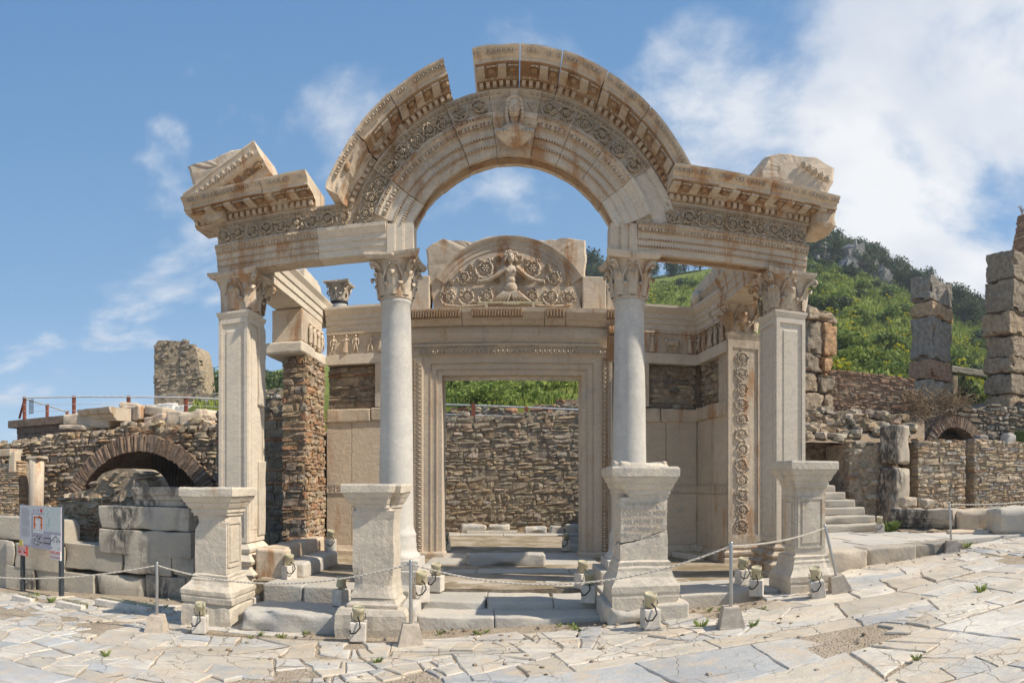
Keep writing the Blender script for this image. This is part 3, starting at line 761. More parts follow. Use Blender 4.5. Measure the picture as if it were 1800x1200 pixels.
def dress_cornice(mb, path, t0, t1, H, mi=0, st=1, coffer=True, wear=.05):
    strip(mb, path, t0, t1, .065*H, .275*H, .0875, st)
    row_boxes(mb, path, t0+.01, t1-.01, .092, .052, .07*H, .27*H, .06, .145, mi, 1.0, wear)
    egg_row(mb, path, t0+.02, t1-.02, .075, .31*H, .43*H, .15, .02, mi, wear)
    if coffer:
        n = max(1, int(round((t1-t0)/.30))); sp = (t1-t0)/n
        for i in range(n):
            c = t0+sp*(i+.5)
            if R.random() > wear*2: hexa(mb, path, c-sp*.5+.005, c-sp*.5+.125, .35*H, .455*H, .15, .40, mi, .92)       # modillion
            hexa(mb, path, c-sp*.5+.135, c+sp*.5-.005, .44*H, .452*H, .17, .41, st)                                   # coffer ground
            blob(mb, path, c+.065, .40*H, .29, .06, .035, .06, 0, st)
            egg_row(mb, path, c-sp*.5+.14, c+sp*.5-.01, .05, .36*H, .44*H, .39, .012, mi)
    egg_row(mb, path, t0+.01, t1-.01, .06, .70*H, .95*H, .495, .032, mi, .25)

# --- straight entablature, left and right
def entablature():
    YA = YF+.02
    for name, a, b, mats, eggs in (('architrave', -4.33, -2.72, [MAR, MARG], True), ('architrave', -2.715, -1.73, [MARN, MARN], False), ('architrave', 1.73, 4.33, [MAR, MARS], True)):
        mb = MB(); L = Line((a, YA, ZC1+.004)); sweep(mb, L, 0, b-a, prof(P_ARCH, H_A), .30, .007)
        if eggs: dress_architrave(mb, L, 0, b-a, H_A, 0, True, 1)
        if a != -2.715:                       # carved soffit strip
            c = Line((a, YA, ZC1+.004), up=(0, 1, 0), out=(0, 0, -1))
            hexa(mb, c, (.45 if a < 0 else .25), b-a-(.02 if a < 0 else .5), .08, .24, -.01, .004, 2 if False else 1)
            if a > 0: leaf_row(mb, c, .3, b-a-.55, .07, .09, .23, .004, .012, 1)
        mb.build(name, mats, T, label='plain new marble architrave' if a == -2.715 else None)
    for a, b in ((-4.30, -2.20), (2.12, 4.30)):
        mb = MB(); L = Line((a, YA, ZA+.004)); sweep(mb, L, 0, b-a, prof(P_FRZ, H_F), .28, .008); dress_frieze(mb, L, 0, b-a, H_F)
        mb.weather(.004, 6, seed=1); mb.build('frieze', MARG, T)
    # springers under the arch, their fasciae running upwards
    for s in (-1, 1):
        mb = MB(); L = Line((1.355*s, YA, ZC1+.004), (0, 0, 1), up=(s, 0, 0))
        sweep(mb, L, 0, H_A-.008, prof([q for q in P_ARCH if q[0] < .69]+[(.70, .03)], .53), .30)
        if s > 0:
            for hb in (.25, .475): row_boxes(mb, L, .05, H_A, .034, .022, hb*.53-.01, hb*.53+.014, .012, .036 if hb < .3 else .05, 0, .7)
        mb.build('springer', MARN if s < 0 else MAR, T)
    for s in (-1, 1): mb = MB(); rbox(mb, (s*1.95, YA+.13, ZA+.13), (.24, .15, .125), .1, .01, .003, 4, 3); mb.build('filler_block', MARN, T)
    # cornices
    for a, b, cof in ((-4.68, -3.42, True), (-3.41, -2.74, True), (2.13, 3.55, True), (3.56, 4.62, True)):
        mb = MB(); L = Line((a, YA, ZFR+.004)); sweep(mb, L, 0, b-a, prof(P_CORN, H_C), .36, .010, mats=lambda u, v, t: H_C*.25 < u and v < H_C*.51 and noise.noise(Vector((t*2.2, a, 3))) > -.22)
        dress_cornice(mb, L, 0, b-a, H_C)
        if a == -4.68: s = 1; Ls = Line((-4.32, YA+.25, ZFR+.004), (0, -1, 0), out=(-1, 0, 0)); sweep(mb, Ls, 0, .5, [(h*H_C, p*.85) for h, p in P_CORN], .2, .006)
        if a == 3.56:
            rbox(mb, (4.52, YA-.02, ZFR+.10), (.17, .32, .19), .08, .05, .035, 5, 7, (.95, .92, .88))
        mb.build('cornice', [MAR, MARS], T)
    # blocks of the raking pediment lying at either end
    mb = MB(); L = Line((-4.56, YA-.40, ZCO-.25), (cos(.42), 0, sin(.42)), up=(-sin(.42), 0, cos(.42)))
    sweep(mb, L, .02, 1.28, [(-.05, -.16), (.02, -.12), (.05, -.10), (.10, -.10), (.13, .0), (.17, .03), (.30, .06), (.33, .075), (.35, .07)], .75, .012)
    egg_row(mb, L, .1, 1.22, .07, .02, .09, -.10, .02, 1); 
    for i in range(12):
        t = .12+i*.095
        for k in (-2, -1, 0, 1, 2): blob(mb, L, t+k*.014, .235+abs(k)*-.018, .05, .008, .05-.006*abs(k), .016, -k*.3, 0, 5, 3)
    row_boxes(mb, L, .05, 1.25, .16, .09, .06, .11, -.22, -.04, 1)
    mb.build('pediment_block', [MAR, MARS], T)
    yb = YA-.12; O = [PX(q[0], q[1], yb) for q in [(327,291),(333,312),(345,345),(400,352),(462,335),(480,309),(466,286),(431,256),(405,262),(372,279)]]; pts = []
    for i in range(len(O)): pts += [O[i]+(O[(i+1) % len(O)]-O[i])*k/4 for k in range(4)]
    c = sum(pts, Vector())/len(pts); mb = MB()
    ring_stack(mb, [[Vector((c.x+(p.x-c.x)*s, yb+d, c.z+(p.z-c.z)*s)) for p in pts] for s, d in ((.5, -.01), (.9, -.01), (.98, .02), (1, .08), (1, .5), (.95, .62))], smooth=False); mb.weather(.025, 4, seed=7); mb.weather(.01, 14, seed=2)
    mb.build('pediment_block', MAR, T)
    yb = YA-.42; O = [PX(q[0], q[1], yb) for q in [(1325,318),(1330,298),(1345,272),(1372,265),(1405,270),(1438,275),(1473,293),(1470,318),(1452,348),(1436,352),(1400,340),(1360,328)]]
    pts = []
    for i in range(len(O)): pts += [O[i]+(O[(i+1) % len(O)]-O[i])*k/4 for k in range(4)]
    c = sum(pts, Vector())/len(pts); mb = MB()
    ring_stack(mb, [[Vector((c.x+(p.x-c.x)*s, yb+d, c.z+(p.z-c.z)*s)) for p in pts] for s, d in ((.5, -.03), (.86, -.02), (.96, .03), (1, .10), (1, .62), (.96, .72))], smooth=False); mb.weather(.02, 4, seed=3); mb.weather(.008, 14, seed=1)
    L = Line((3.90, YA-.46, ZCO+.42), (cos(.30), 0, -sin(.30)), up=(sin(.30), 0, cos(.30)))
    for i in range(5):
        t = .16+i*.10
        for k in (-2, -1, 0, 1, 2): blob(mb, L, t+k*.015, .0-abs(k)*.02, .03, .009, .07-.01*abs(k), .03, -k*.3, 0, 5, 3)
    mb.build('pediment_block', MAR, T)
entablature()

# --- the arch
AC = (0.012, E+2.97)
RIN, H1, H2, H3 = 1.52, .52, .34, .29
def arch():
    YA = YF+.02
    J = [-68, -54, -39.7, -23, -8, 9.5, 23, 38, 53, 68]
    for i in range(9):
        a, b = J[i]+.10, J[i+1]-.10; plain = i in (8,); rnd = random.Random(i)
        off = rnd.uniform(-.018, .018)
        A = Arc(AC[0], YA+off, AC[1], RIN+rnd.uniform(-.006, .006), RIN+.3); t0, t1 = radians(a)*A.rm, radians(b)*A.rm
        mb = MB(); sweep(mb, A, t0, t1, prof(P_ARCH, H1*.995, 1.25), .32, .010)
        key = i == 4
        if not plain:
            if key:
                for u, v in ((t0, t0+.12), (t1-.12, t1)): egg_row(mb, A, u, v, .10, .705*H1, .85*H1, .065, .035)
            else: dress_architrave(mb, A, t0+.01, t1-.01, H1, 0, True, 1, 1.25)
        # carved soffit strip
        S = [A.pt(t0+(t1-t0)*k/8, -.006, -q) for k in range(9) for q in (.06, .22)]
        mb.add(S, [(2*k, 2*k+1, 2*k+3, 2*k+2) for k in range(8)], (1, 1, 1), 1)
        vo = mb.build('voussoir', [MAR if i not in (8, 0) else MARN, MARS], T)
        mb = MB(); A2 = Arc(AC[0], YA+off, AC[1], RIN+H1, RIN+H1+.17); s = A2.rm/A.rm
        u0, u1 = t0*s-.001, t1*s+.001
        if i == 0: u0 -= .16
        if plain: u1 += .15
        sweep(mb, A2, u0, u1, prof(P_FRZ, H2*.99), .30, .01)
        if not plain:
            if key:
                leaf_row(mb, A2, u0, u0+.16, .06, .77*H2, .97*H2, .068, .016); leaf_row(mb, A2, u1-.16, u1, .06, .77*H2, .97*H2, .068, .016)
                for q in (u0+.09, u1-.09):
                    for k in range(-2, 3): blob(mb, A2, q+k*.02, .12, .05, .012, .08, .03, -k*.35)
            else: dress_frieze(mb, A2, u0, u1, H2, 0, rnd)
        mb.build('carved_frieze', MARG if not plain else MARN, vo)
    for i, (a, b) in enumerate(((-68, -51), (-50.6, -37.3), (-37, -19.7), (-11.3, 1.8), (2.1, 13.8), (14.1, 27.3), (27.6, 42), (42.3, 61.8))):
        rnd = random.Random(20+i); A = Arc(AC[0], YA+rnd.uniform(-.015, .015), AC[1], RIN+H1+H2, RIN+H1+H2+.2); t0, t1 = radians(a)*A.rm, radians(b)*A.rm
        mb = MB(); pc = prof(P_CORN, H3)
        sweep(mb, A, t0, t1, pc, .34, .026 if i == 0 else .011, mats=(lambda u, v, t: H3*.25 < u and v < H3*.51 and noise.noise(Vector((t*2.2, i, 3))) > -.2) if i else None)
        if i: dress_cornice(mb, A, t0, t1, H3, 0, 1, True, .04+(.2 if i < 2 else 0))
        else: row_boxes(mb, A, t0+.05, t1-.05, .095, .05, .05*H3, .25*H3, .06, .13); egg_row(mb, A, t0+.1, t1-.02, .075, .70*H3, .95*H3, .49, .035, 0, .2); blob(mb, A, (t0+t1)/2, .58*H3, .43, .08, .05, .03, .4, 1); egg_row(mb, A, t0+.1, t1, .08, .33*H3, .45*H3, .15, .02, 0, .3)
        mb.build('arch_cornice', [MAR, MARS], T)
arch()
def bust():
    mb = MB(); y = YF-.14; x = AC[0]+.02; zt = PX(905, 190, y).z
    def e(c, r, M=None, nu=14, nv=9): ell(mb, (x+c[0], y+c[1], zt+c[2]), r, M, nu, nv)
    e((0, 0, .0), (.098, .105, .135)); e((0, -.012, -.065), (.078, .09, .09)); e((0, -.045, -.125), (.03, .03, .022))   # skull, jaw, chin
    e((0, -.104, -.035), (.013, .022, .035)); e((0, -.098, -.088), (.030, .012, .008)); e((0, -.096, -.100), (.026, .012, .008))
    for s in (-1, 1):
        e((s*.036, -.088, -.008), (.020, .012, .010)); e((s*.036, -.092, .016), (.026, .012, .006)); e((s*.05, -.07, -.055), (.028, .03, .03))
        for k in range(7):
            q = k/6; e((s*(.075+.028*sin(q*3)), -.035+.02*q, .075-.30*q), (.028, .045, .036), Matrix.Rotation(s*.4, 3, 'Y'), 7, 5)
    for k in range(9):
        a = -1.2+2.4*k/8; e((.09*sin(a), -.045, .045+.075*cos(a)), (.026, .05, .03), None, 7, 5)
    e((0, .02, .10), (.085, .08, .06))
    ring_stack(mb, [[(x+r*1.0*cos(2*pi*j/16), y+.01+r*.85*sin(2*pi*j/16)+dy, zt+z) for j in range(16)] for r, z, dy in ((.062, -.10, 0), (.060, -.17, 0), (.068, -.22, 0), (.105, -.25, .01), (.185, -.275, .02), (.20, -.31, .02), (.165, -.38, .03), (.10, -.43, .05), (.03, -.45, .07))])
    e((0, .12, .17), (.075, .10, .07)); box(mb, x-.05, x+.05, y+.02, y+.16, zt+.17, zt+.27)
    for k in range(11):                          # acanthus cup under the shoulders
        a = radians(-80+16*k)
        pts = [Vector((x+.03*sin(a), y+.06, zt-.50)), Vector((x+.12*sin(a), y+.0, zt-.45)), Vector((x+.21*sin(a), y-.04, zt-.39+.02*cos(a))), Vector((x+.25*sin(a), y-.09, zt-.35+.02*abs(sin(a)))), Vector((x+.25*sin(a), y-.11, zt-.37))]
        tube(mb, pts, [.016, .030, .036, .026, .010], 6)
    mb.weather(.004, 14); mb.build('bust', MAR, T)
bust()
# ------------------------------------------------------------------ porch floor, steps, cella
YW = 11.8
Z_ = lambda q: E+q
def slabs(name, x0, x1, y0, y1, z0, z1, n, seed, rad=.018, amp=.008, gap=.006, chips=0, cell=.14, mat=None, parent=None):
    rnd = random.Random(seed); c = sorted([x0, x1]+[x0+(x1-x0)*(i+rnd.uniform(-.25, .25))/n for i in range(1, n)])
    for a, b in zip(c, c[1:]):
        k = rnd.uniform(.90, 1.05); mb = MB()
        rbox(mb, ((a+b)/2, (y0+y1)/2+rnd.uniform(-.012, .012), (z0+z1)/2+rnd.uniform(-.006, .006)), ((b-a)/2-gap, (y1-y0)/2, (z1-z0)/2), cell, rad, amp, 3, seed, (k, k, k*.985), chips=chips)
        mb.build(name, mat or MARF, parent or T)
slabs('step', -1.07, 1.05, 6.93, 7.5, Z_(-1.72), Z_(-1.47), 2, 1, .014, .016, gap=.003, chips=.08, cell=.07)
slabs('step', -1.30, 1.12, 7.40, 8.05, Z_(-1.72), Z_(-1.385), 3, 2, .014, .012, gap=.003, chips=.05, cell=.09)
mb = MB(); rbox(mb, (-2.56, 7.22, Z_(-1.62)), (.60, .40, .125), .07, .025, .020, 4, 4, chips=.12); mb.build('step', MARF, T)
mb = MB(); rbox(mb, (-1.16, 7.12, Z_(-1.50)), (.10, .22, .17), .06, .05, .02, 4, 3); mb.build('step', MARF, T)
slabs('paving_slab', -3.35, -1.31, 7.95, 8.45, Z_(-1.72), Z_(-1.36), 3, 3, .02, .012); slabs('paving_slab', 1.13, 4.3, 7.75, 8.4, Z_(-1.72), Z_(-1.352), 3, 4, .015, .01)
slabs('paving_slab', 2.0, 4.5, 7.3, 7.74, Z_(-1.72), Z_(-1.345), 2, 5, .015, .012)
slabs('paving_slab', -2.2, 2.1, 9.7, 10.15, Z_(-1.6), Z_(-1.355), 3, 6); slabs('paving_slab', -1.5, 1.5, 10.7, 12.3, Z_(-1.6), Z_(-1.345), 2, 7)
slabs('paving_slab', -3.6, 3.6, 8.46, 8.9, Z_(-1.6), Z_(-1.366), 5, 8); slabs('paving_slab', -4.0, 4.0, 16.6, 17.3, Z_(-1.6), Z_(-1.33), 6, 9)
mb = MB(); box(mb, -3.6, 4.2, 8.2, 18.0, Z_(-1.7), Z_(-1.372))
n = 40; V = [(-3.6+7.8*i/n, 8.2+9.8*j/n, Z_(-1.372)+.004+.012*fbm(i, j, .35)) for j in range(n+1) for i in range(n+1)]
mb.add(V, [(j*(n+1)+i, j*(n+1)+i+1, (j+1)*(n+1)+i+1, (j+1)*(n+1)+i) for j in range(n) for i in range(n)], smooth=True)
def moss_mat():
    m = NT('mossy_floor', .9, .15)
    c = m.mix(m.ramp(m.noise(1.6, 8, .7), .35, .62), (.48, .40, .31), (.25, .195, .12)); c = m.mix(m.ramp(m.noise(3.1, 7, .7, vec=m.vec((1, 1, 1), (8, 1, 1))), .54, .70, 0, .7), c, (.22, .19, .08))
    m.bump(m.noise(18, 7, .7), .9, .03); return m.out(c)
MOSS = moss_mat(); mb.build('porch_floor', MOSS, T)
mb = MB(); rbox(mb, (-.12, 10.75, FL+.085), (.68, .2, .105), .07, .03, .02, 3, 7, chips=.1); mb.build('threshold', MARF, T)
for a, b in (((-3.55, 9.9, FL+.2), (.19, 1.0, .22)), ((-3.17, 9.6, FL+.10), (.19, .95, .12)), ((-3.45, 8.62, FL+.12), (.24, .12, .30))):
    mb = MB(); rbox(mb, a, b, .12, .035, .02, 3, 5, chips=.08); mb.build('bench_block', MARF if a[0] > -3.3 else MAR, T)

def figure(mb, path, t, h0, H, p, rnd, mi=0):
    lean = rnd.uniform(-.12, .12); d = H*.15
    P = lambda a, b, c=0: path.pt(t+H*(a+lean*b), h0+H*b, p+d*(.6+c))
    def e(a, b, ra, rb, rp, rot=0): blob(mb, path, t+H*(a+lean*b), h0+H*b, p+d*.5, ra*H, rb*H, rp*H, rot, mi, 8, 6)
    e(0, .88, .062, .078, .085); e(0, .66, .105, .15, .09); e(0, .48, .085, .09, .085)
    sp = rnd.uniform(.04, .13)
    for s in (-1, 1):
        k = rnd.uniform(-.02, .05)
        tube(mb, [P(s*.045, .47), P(s*(sp), .25, .4), P(s*(sp+k), .02)], [H*.055, H*.042, H*.03], 6, mi=mi)
        if rnd.random() < .5: tube(mb, [P(s*.10, .75), P(s*.17, .6, .3), P(s*rnd.uniform(.08, .24), rnd.uniform(.45, .75), .6)], [H*.035, H*.03, H*.022], 5, mi=mi)
        else: tube(mb, [P(s*.10, .75), P(s*.16, .58, .2), P(s*.15, .40, .3)], [H*.035, H*.03, H*.022], 5, mi=mi)
    if rnd.random() < .5: ring_stack(mb, [[P(.14*cos(2*pi*j/10)*w, b, .2+.5*sin(2*pi*j/10)) for j in range(10)] for b, w in ((.6, .6), (.4, .8), (.2, 1.0), (.03, 1.1))], mi=mi)
    if rnd.random() < .4: tube(mb, [P(.2, .9, .2), P(.17, .05, .2)], H*.018, 4, mi=mi)
def beast(mb, path, t, h0, H, p, s, mi=0):
    d = H*.17
    def e(a, b, ra, rb, rp, rot=0): blob(mb, path, t+s*H*a, h0+H*b, p+d*.5, ra*H, rb*H, rp*H, s*rot, mi, 9, 6)
    e(0, .52, .30, .14, .12); e(.30, .62, .10, .16, .10, -.5); e(.42, .80, .12, .06, .06, -.5); e(-.28, .55, .12, .15, .11)
    for a, b in ((.24, .1), (.16, -.05), (-.24, .05), (-.32, -.08)):
        tube(mb, [path.pt(t+s*H*a, h0+H*.48, p+d*.5), path.pt(t+s*H*(a+b*.4), h0+H*.25, p+d*.7), path.pt(t+s*H*(a+b), h0+H*.02, p+d*.4)], [H*.06, H*.035, H*.022], 5, mi=mi)
    tube(mb, [path.pt(t-s*H*.38, h0+H*.6, p+d*.4), path.pt(t-s*H*.48, h0+H*.4, p+d*.3)], [H*.03, H*.015], 5, mi=mi)
P_WC = [(0, .02), (.10, .02), (.11, .045), (.20, .045), (.21, .07), (.29, .07), (.32, .10), (.40, .15), (.445, .15)]
def meander(mb, path, t0, t1, h0, h1, p):
    H = h1-h0; hexa(mb, path, t0, t1, h0, h1, -.05, p); n = max(1, int((t1-t0)/(H*1.0))); sp = (t1-t0)/n; w = H*.10; b, t_ = h0+H*.16, h0+H*.84
    for q in (h0+H*.03, h0+H*.9): hexa(mb, path, t0, t1, q, q+H*.07, p-.004, p+.012)
    for i in range(n):
        a = t0+sp*i
        for (u0, u1, v0, v1) in ((.05, .15, b, t_), (.15, .80, t_-w, t_), (.70, .80, b+H*.25, t_-w), (.38, .70, b+H*.25, b+H*.25+w), (.15, .05, b, b+w)):
            if u1 > u0: hexa(mb, path, a+sp*u0, a+sp*u1, v0, v1, p-.004, p+.012)
def wall_bay(path, L, side, seed, rear):
    """one stretch of the porch wall: marble dado, rubble core exposed above, relief frieze and cornice"""
    rnd = random.Random(seed); B = FL
    mb = MB(); sweep(mb, path, 0, L, [(Z_(-1.39)-0, .09), (Z_(-1.28), .09), (Z_(-1.24), .05), (Z_(-1.17), .02)], .2, .004)
    mb.build('wall_base', MAR, T)
    for za, zb in ((-1.165, -.17), (.005, 1.235)):
        mb = MB(); n = 3 if L > 1.5 else 2; c = [0]+sorted(L*(i+rnd.uniform(-.2, .2))/n for i in range(1, n))+[L]
        for a, b in zip(c, c[1:]):
            k = rnd.uniform(.90, 1.04)
            hexa(mb, path, a+.005, b-.005, Z_(za), Z_(zb), -.2, rnd.uniform(-.006, .008), 0, 1.0, (k, k*.99, k*.97))
        mb.build('wall_panel', MARD, T)
    mb = MB(); meander(mb, path, 0, L, Z_(-.165), Z_(0), .015); mb.build('meander_band', MARD, T)
    mb = MB(); c = [0, L*rnd.uniform(.4, .6), L]
    for a, b in zip(c, c[1:]):
        o = path.pt((a+b)/2, Z_(1.375)-rnd.uniform(0, .03), -.10); Mx = Matrix((path.u, -path.out, path.up)).transposed()
        rbox(mb, o, ((b-a)/2-.006, .14, .13), .1, .02, .012, 4, seed, (.97, .95, .92), M=Mx)
    mb.build('wall_coping', MAR, T)
    mb = MB(); P2 = Line(path.pt(0, Z_(1.50), -.12), path.u, path.up, path.out)
    masonry(mb, P2, L, lambda t: .87, (.07, .17), (.14, .38), PAL_DARK if rear else PAL_RUB, .25, seed, back=.3, bricks=.15); mb.build('rubble_infill', RUB, T)
    mb = MB(); hexa(mb, path, 0, L, Z_(2.352), Z_(2.55), -.25, .03); mb.build('lintel_course', MARN, T)
    mb = MB(); hexa(mb, path, 0, L, Z_(2.553), Z_(3.005), -.25, -.012); hexa(mb, path, 0, L, Z_(2.94), Z_(3.004), -.012, .03)
    n = int(L/.235); 
    if rear and side > 0:
        figure(mb, path, .55, Z_(2.56), .38, -.01, rnd); figure(mb, path, .78, Z_(2.56), .38, -.01, rnd); beast(mb, path, 1.18, Z_(2.56), .38, -.01, -1); figure(mb, path, .15, Z_(2.56), .38, -.01, rnd); beast(mb, path, .35, Z_(2.56), .3, -.01, 1); figure(mb, path, 1.55, Z_(2.56), .38, -.01, rnd)
    else:
        for i in range(n): figure(mb, path, (i+.5)*L/n+rnd.uniform(-.03, .03), Z_(2.56), .38, -.01, rnd)
    mb.weather(.003, 12); mb.build('relief_frieze', MAR, T)
    mb = MB(); P3 = Line(path.pt(0, Z_(3.008), 0), path.u, path.up, path.out); sweep(mb, P3, 0, L, P_WC, .32, .004); mb.build('wall_cornice', MARN, T)
wall_bay(Line((-3.60, YW, 0)), 1.70, -1, 3, True); wall_bay(Line((1.90, YW, 0)), 1.69, 1, 4, True)
ur = Vector((.13, -1.38, 0)).normalized(); wall_bay(Line((3.595, YW-.01, 0), ur, out=(-ur.y*-1, 0, 0) if False else Vector((-1, -.094, 0)).normalized()), 1.385, 1, 5, False)
for s in (-1, 1):                                # marble jamb strips between rubble and door
    mb = MB(); box(mb, min(s*1.96, s*2.62), max(s*1.96, s*2.62), YW-.018, YW+.2, Z_(1.51), Z_(2.349)); mb.build('wall_jamb', MARD, T)
# door frame
def door():
    w, zt, yf = 1.32, Z_(2.07), YW-.06
    P = [(0, 0), (.16, 0), (.165, .012), (.19, .014), (.195, .02), (.36, .02), (.365, .034), (.39, .036), (.395, .045), (.62, .045), (.64, .06), (.68, .07), (.90, .10), (.94, .125), (1.0, .13)]
    H = .56; mb = MB(); full = [(h*H, p) for h, p in P]+[(H, -.30), (0, -.30)]; k = len(full); V = []
    for st in range(4):
        for h, p in full:
            x = -(w+h) if st < 2 else (w+h); z = (zt+h) if st in (1, 2) else FL+.03
            V.append((x, yf-p, z))
    mb.add(V, [(i*k+j, i*k+k+j, i*k+k+(j+1) % k, i*k+(j+1) % k) for i in range(3) for j in range(k)])
    for path, L in ((Line((-w-H, yf, zt)), 2*(w+H)), (Line((-w, yf, FL), (0, 0, 1), up=(-1, 0, 0)), zt-FL+H*.6), (Line((w, yf, FL), (0, 0, 1), up=(1, 0, 0)), zt-FL+H*.6)):
        a = .1 if path.u.x else .1
        for hb, q, cut in ((.175, .012, .42), (.375, .034, .33)):
            c = (H-hb*H-.01) if path.u.x else 0
            row_boxes(mb, path, c+.02, L-c-(0 if path.u.x else H*.6-hb*H), .04, .026, hb*H-.010, hb*H+.012, q, q+.024, 0, .7)
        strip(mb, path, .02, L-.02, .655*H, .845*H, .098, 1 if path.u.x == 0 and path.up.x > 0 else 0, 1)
        egg_row(mb, path, a, L-.1, .085, .66*H, .84*H, .095, .04); leaf_row(mb, path, .02, L-.02, .075, .86*H, .95*H, .12, .026)
    mb.build('door_frame', [MARD, MARS, MARG], T)
    for s in (-1, 1): mb = MB(); rbox(mb, (s*1.62, YW-.02, FL+.035), (.37, .22, .07), .1, .03, .012, 4, 3); mb.build('door_plinth', MARG, T)
    mb = MB(); L = Line((-1.90, YW-.02, Z_(2.636))); sweep(mb, L, 0, 3.82, [(0, .08), (.03, .10), (.12, .145), (.2, .15), (.28, .125), (.335, .09)], .3, .003); mb.build('lintel_frieze', MARD, T)
    mb = MB(); L = Line((-1.95, YW-.02, Z_(2.975)))
    for i, (a, b) in enumerate(((0, 1.02), (1.03, 2.55), (2.56, 2.94), (2.95, 3.98))):
        sweep(mb, L, a, b, [(0, .14), (.03, .18), (.07, .19), (.09, .24), (.16, .30), (.20, .34), (.275, .35)], .3, .008)
        for (u, v) in {0: [(.0, 1.0)], 1: [(1.2, 2.15)], 2: [(2.58, 2.92)], 3: [(3.7, 3.96)]}[i]:
            row_boxes(mb, L, u, v, .05, .03, .10, .27, .24, .365, 1, .8); leaf_row(mb, L, u, v, .05, .17, .27, .33, .03, 1)
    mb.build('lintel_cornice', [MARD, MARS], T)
    mb = MB(); x = 1.86
    for dx in (-.05, 0, .05):
        pts = [Vector((x+dx, YW-.16-.16*sin(q*pi)*(1-q)-.12*(1-q), Z_(2.95)-.62*q)) for q in [i/10 for i in range(11)]]; tube(mb, pts, [.06-.02*q/10 for q in range(11)], 8)
    mb.build('console', MARS, T)
door()
def lunette():
    y = YW-.10; P = lambda a, b: PX(a, b, y)
    out = [(762,548),(752,486),(749,436),(758,426),(775,419),(800,422),(835,424),(848,416),(868,412),(905,411),(935,418),(958,420),(1000,417),(1032,421),(1030,486),(1019,548)]
    mb = MB(); pts = []
    for i in range(len(out)):
        a, b = Vector(out[i]), Vector(out[(i+1) % len(out)]); n = max(1, int((b-a).length/9))
        pts += [a+(b-a)*k/n for k in range(n)]
    rr = random.Random(3); fr = [P(p[0]+rr.uniform(-1.2, 1.2), p[1]+rr.uniform(-1.2, 1.2) if p[1] < 545 else p[1]) for p in pts]; n = len(fr); c = P(893, 490)
    def ring(s, dy): return [Vector((c.x+(p.x-c.x)*s, p.y+dy, c.z+(p.z-c.z)*s)) for p in fr]
    R5 = [ring(1, .42), ring(1, .05), ring(.975, .01), ring(.8, .0), ring(.4, .0)]
    ring_stack(mb, R5, smooth=False); mb.weather(.02, 5, seed=4)
    A = Arc(-.06, y+.005, Z_(3.00), 1.33, 1.5)
    sweep(mb, A, -radians(57)*1.5, radians(57)*1.5, [(0, .0), (0, .02), (.07, .02), (.075, .035), (.15, .035), (.155, .05), (.22, .05), (.25, .085), (.29, .10), (.30, .10)], .1, .004)
    lu = mb.build('lunette', MAR, T)
    mb = MB(); L = Line((-.06, y-.01, 0)); yb = y
    n = 30; prof_ = [(-.06+1.34*sin(a), Z_(3.00)+1.34*cos(a)) for a in [radians(-57+114*i/n) for i in range(n+1)]]
    base = Z_(3.72); top = [(x, yb-.03, z) for x, z in prof_]+[(1.07, yb-.03, base), (-1.19, yb-.03, base)]
    mb.add(top, [tuple(reversed(range(len(top))))])
    s = [(-1.46, 3.30), (1.30, 3.30), (1.17, 3.715), (-1.30, 3.715)]; V = [(x, yy, Z_(z)) for yy in (yb-.045, yb+.1) for x, z in s]
    mb.add(V, [(0, 1, 2, 3), (0, 4, 5, 1), (1, 5, 6, 2), (2, 6, 7, 3), (3, 7, 4, 0)])
    L2 = Line((-.06, yb-.045, 0)); sp = [(-1.14, 3.50, .30), (-.78, 3.51, .36), (-.42, 3.50, .34), (.42, 3.50, .34), (.78, 3.51, .36), (1.10, 3.50, .30)]
    L1 = Line((-.06, yb-.03, 0)); sp1 = [(-.44, 4.03, .42), (-.84, 3.88, .28), (.44, 4.03, .42), (.84, 3.88, .28), (-1.08, 3.79, .14), (1.08, 3.79, .14), (-.22, 3.80, .15), (.22, 3.80, .15), (-.66, 3.80, .14), (.66, 3.80, .14), (-.20, 4.20, .14), (.20, 4.20, .14), (-.72, 4.06, .13), (.72, 4.06, .13)]
    for LL, S in ((L2, sp), (L1, sp1)):
        for (t, z, H) in S: scroll_row(mb, LL, t-H*.49, t+H*.49, Z_(z)-H/2, Z_(z)+H/2, 0, .045, 0, random.Random(int(t*100)), 0)
    r9 = random.Random(19)
    for i in range(150):                          # vine leaves filling the ground between the scrolls
        t, z = r9.uniform(-1.2, 1.2), r9.uniform(3.36, 4.28)
        if z > 3.72 and t*t+(z-3.0)**2 > 1.27**2 or abs(t) < .15: continue
        blob(mb, L1 if z > 3.72 else L2, t, Z_(z), .0, r9.uniform(.03, .06), r9.uniform(.012, .022), .022, r9.uniform(0, 6), 0, 6, 4)
    for s in (-1, 1):
        tube(mb, [L2.pt(s*.12, Z_(3.42), .03), L2.pt(s*.3, Z_(3.36), .03), L2.pt(s*.55, Z_(3.34), .03), L2.pt(s*.9, Z_(3.33), .03), L2.pt(s*1.2, Z_(3.36), .03)], .018, 5)
    mb.build('scroll_relief', MAR, lu)
    mb = MB(); L = Line((-.02, yb-.05, 0))
    def e(t, z, rt, rz, rp, rot=0, p=.02): blob(mb, L, t, Z_(z), p, rt, rz, rp, rot, 0, 12, 8)
    e(0, 4.22, .075, .10, .09); e(0, 4.19, .06, .085, .10, 0, .04)
    rr = random.Random(5)
    for k in range(26):
        a = rr.uniform(-.5, pi+.5); q = rr.uniform(.075, .125); e(q*cos(a), 4.22+q*sin(a)*1.05, .03, .03, .05, 0, .03)
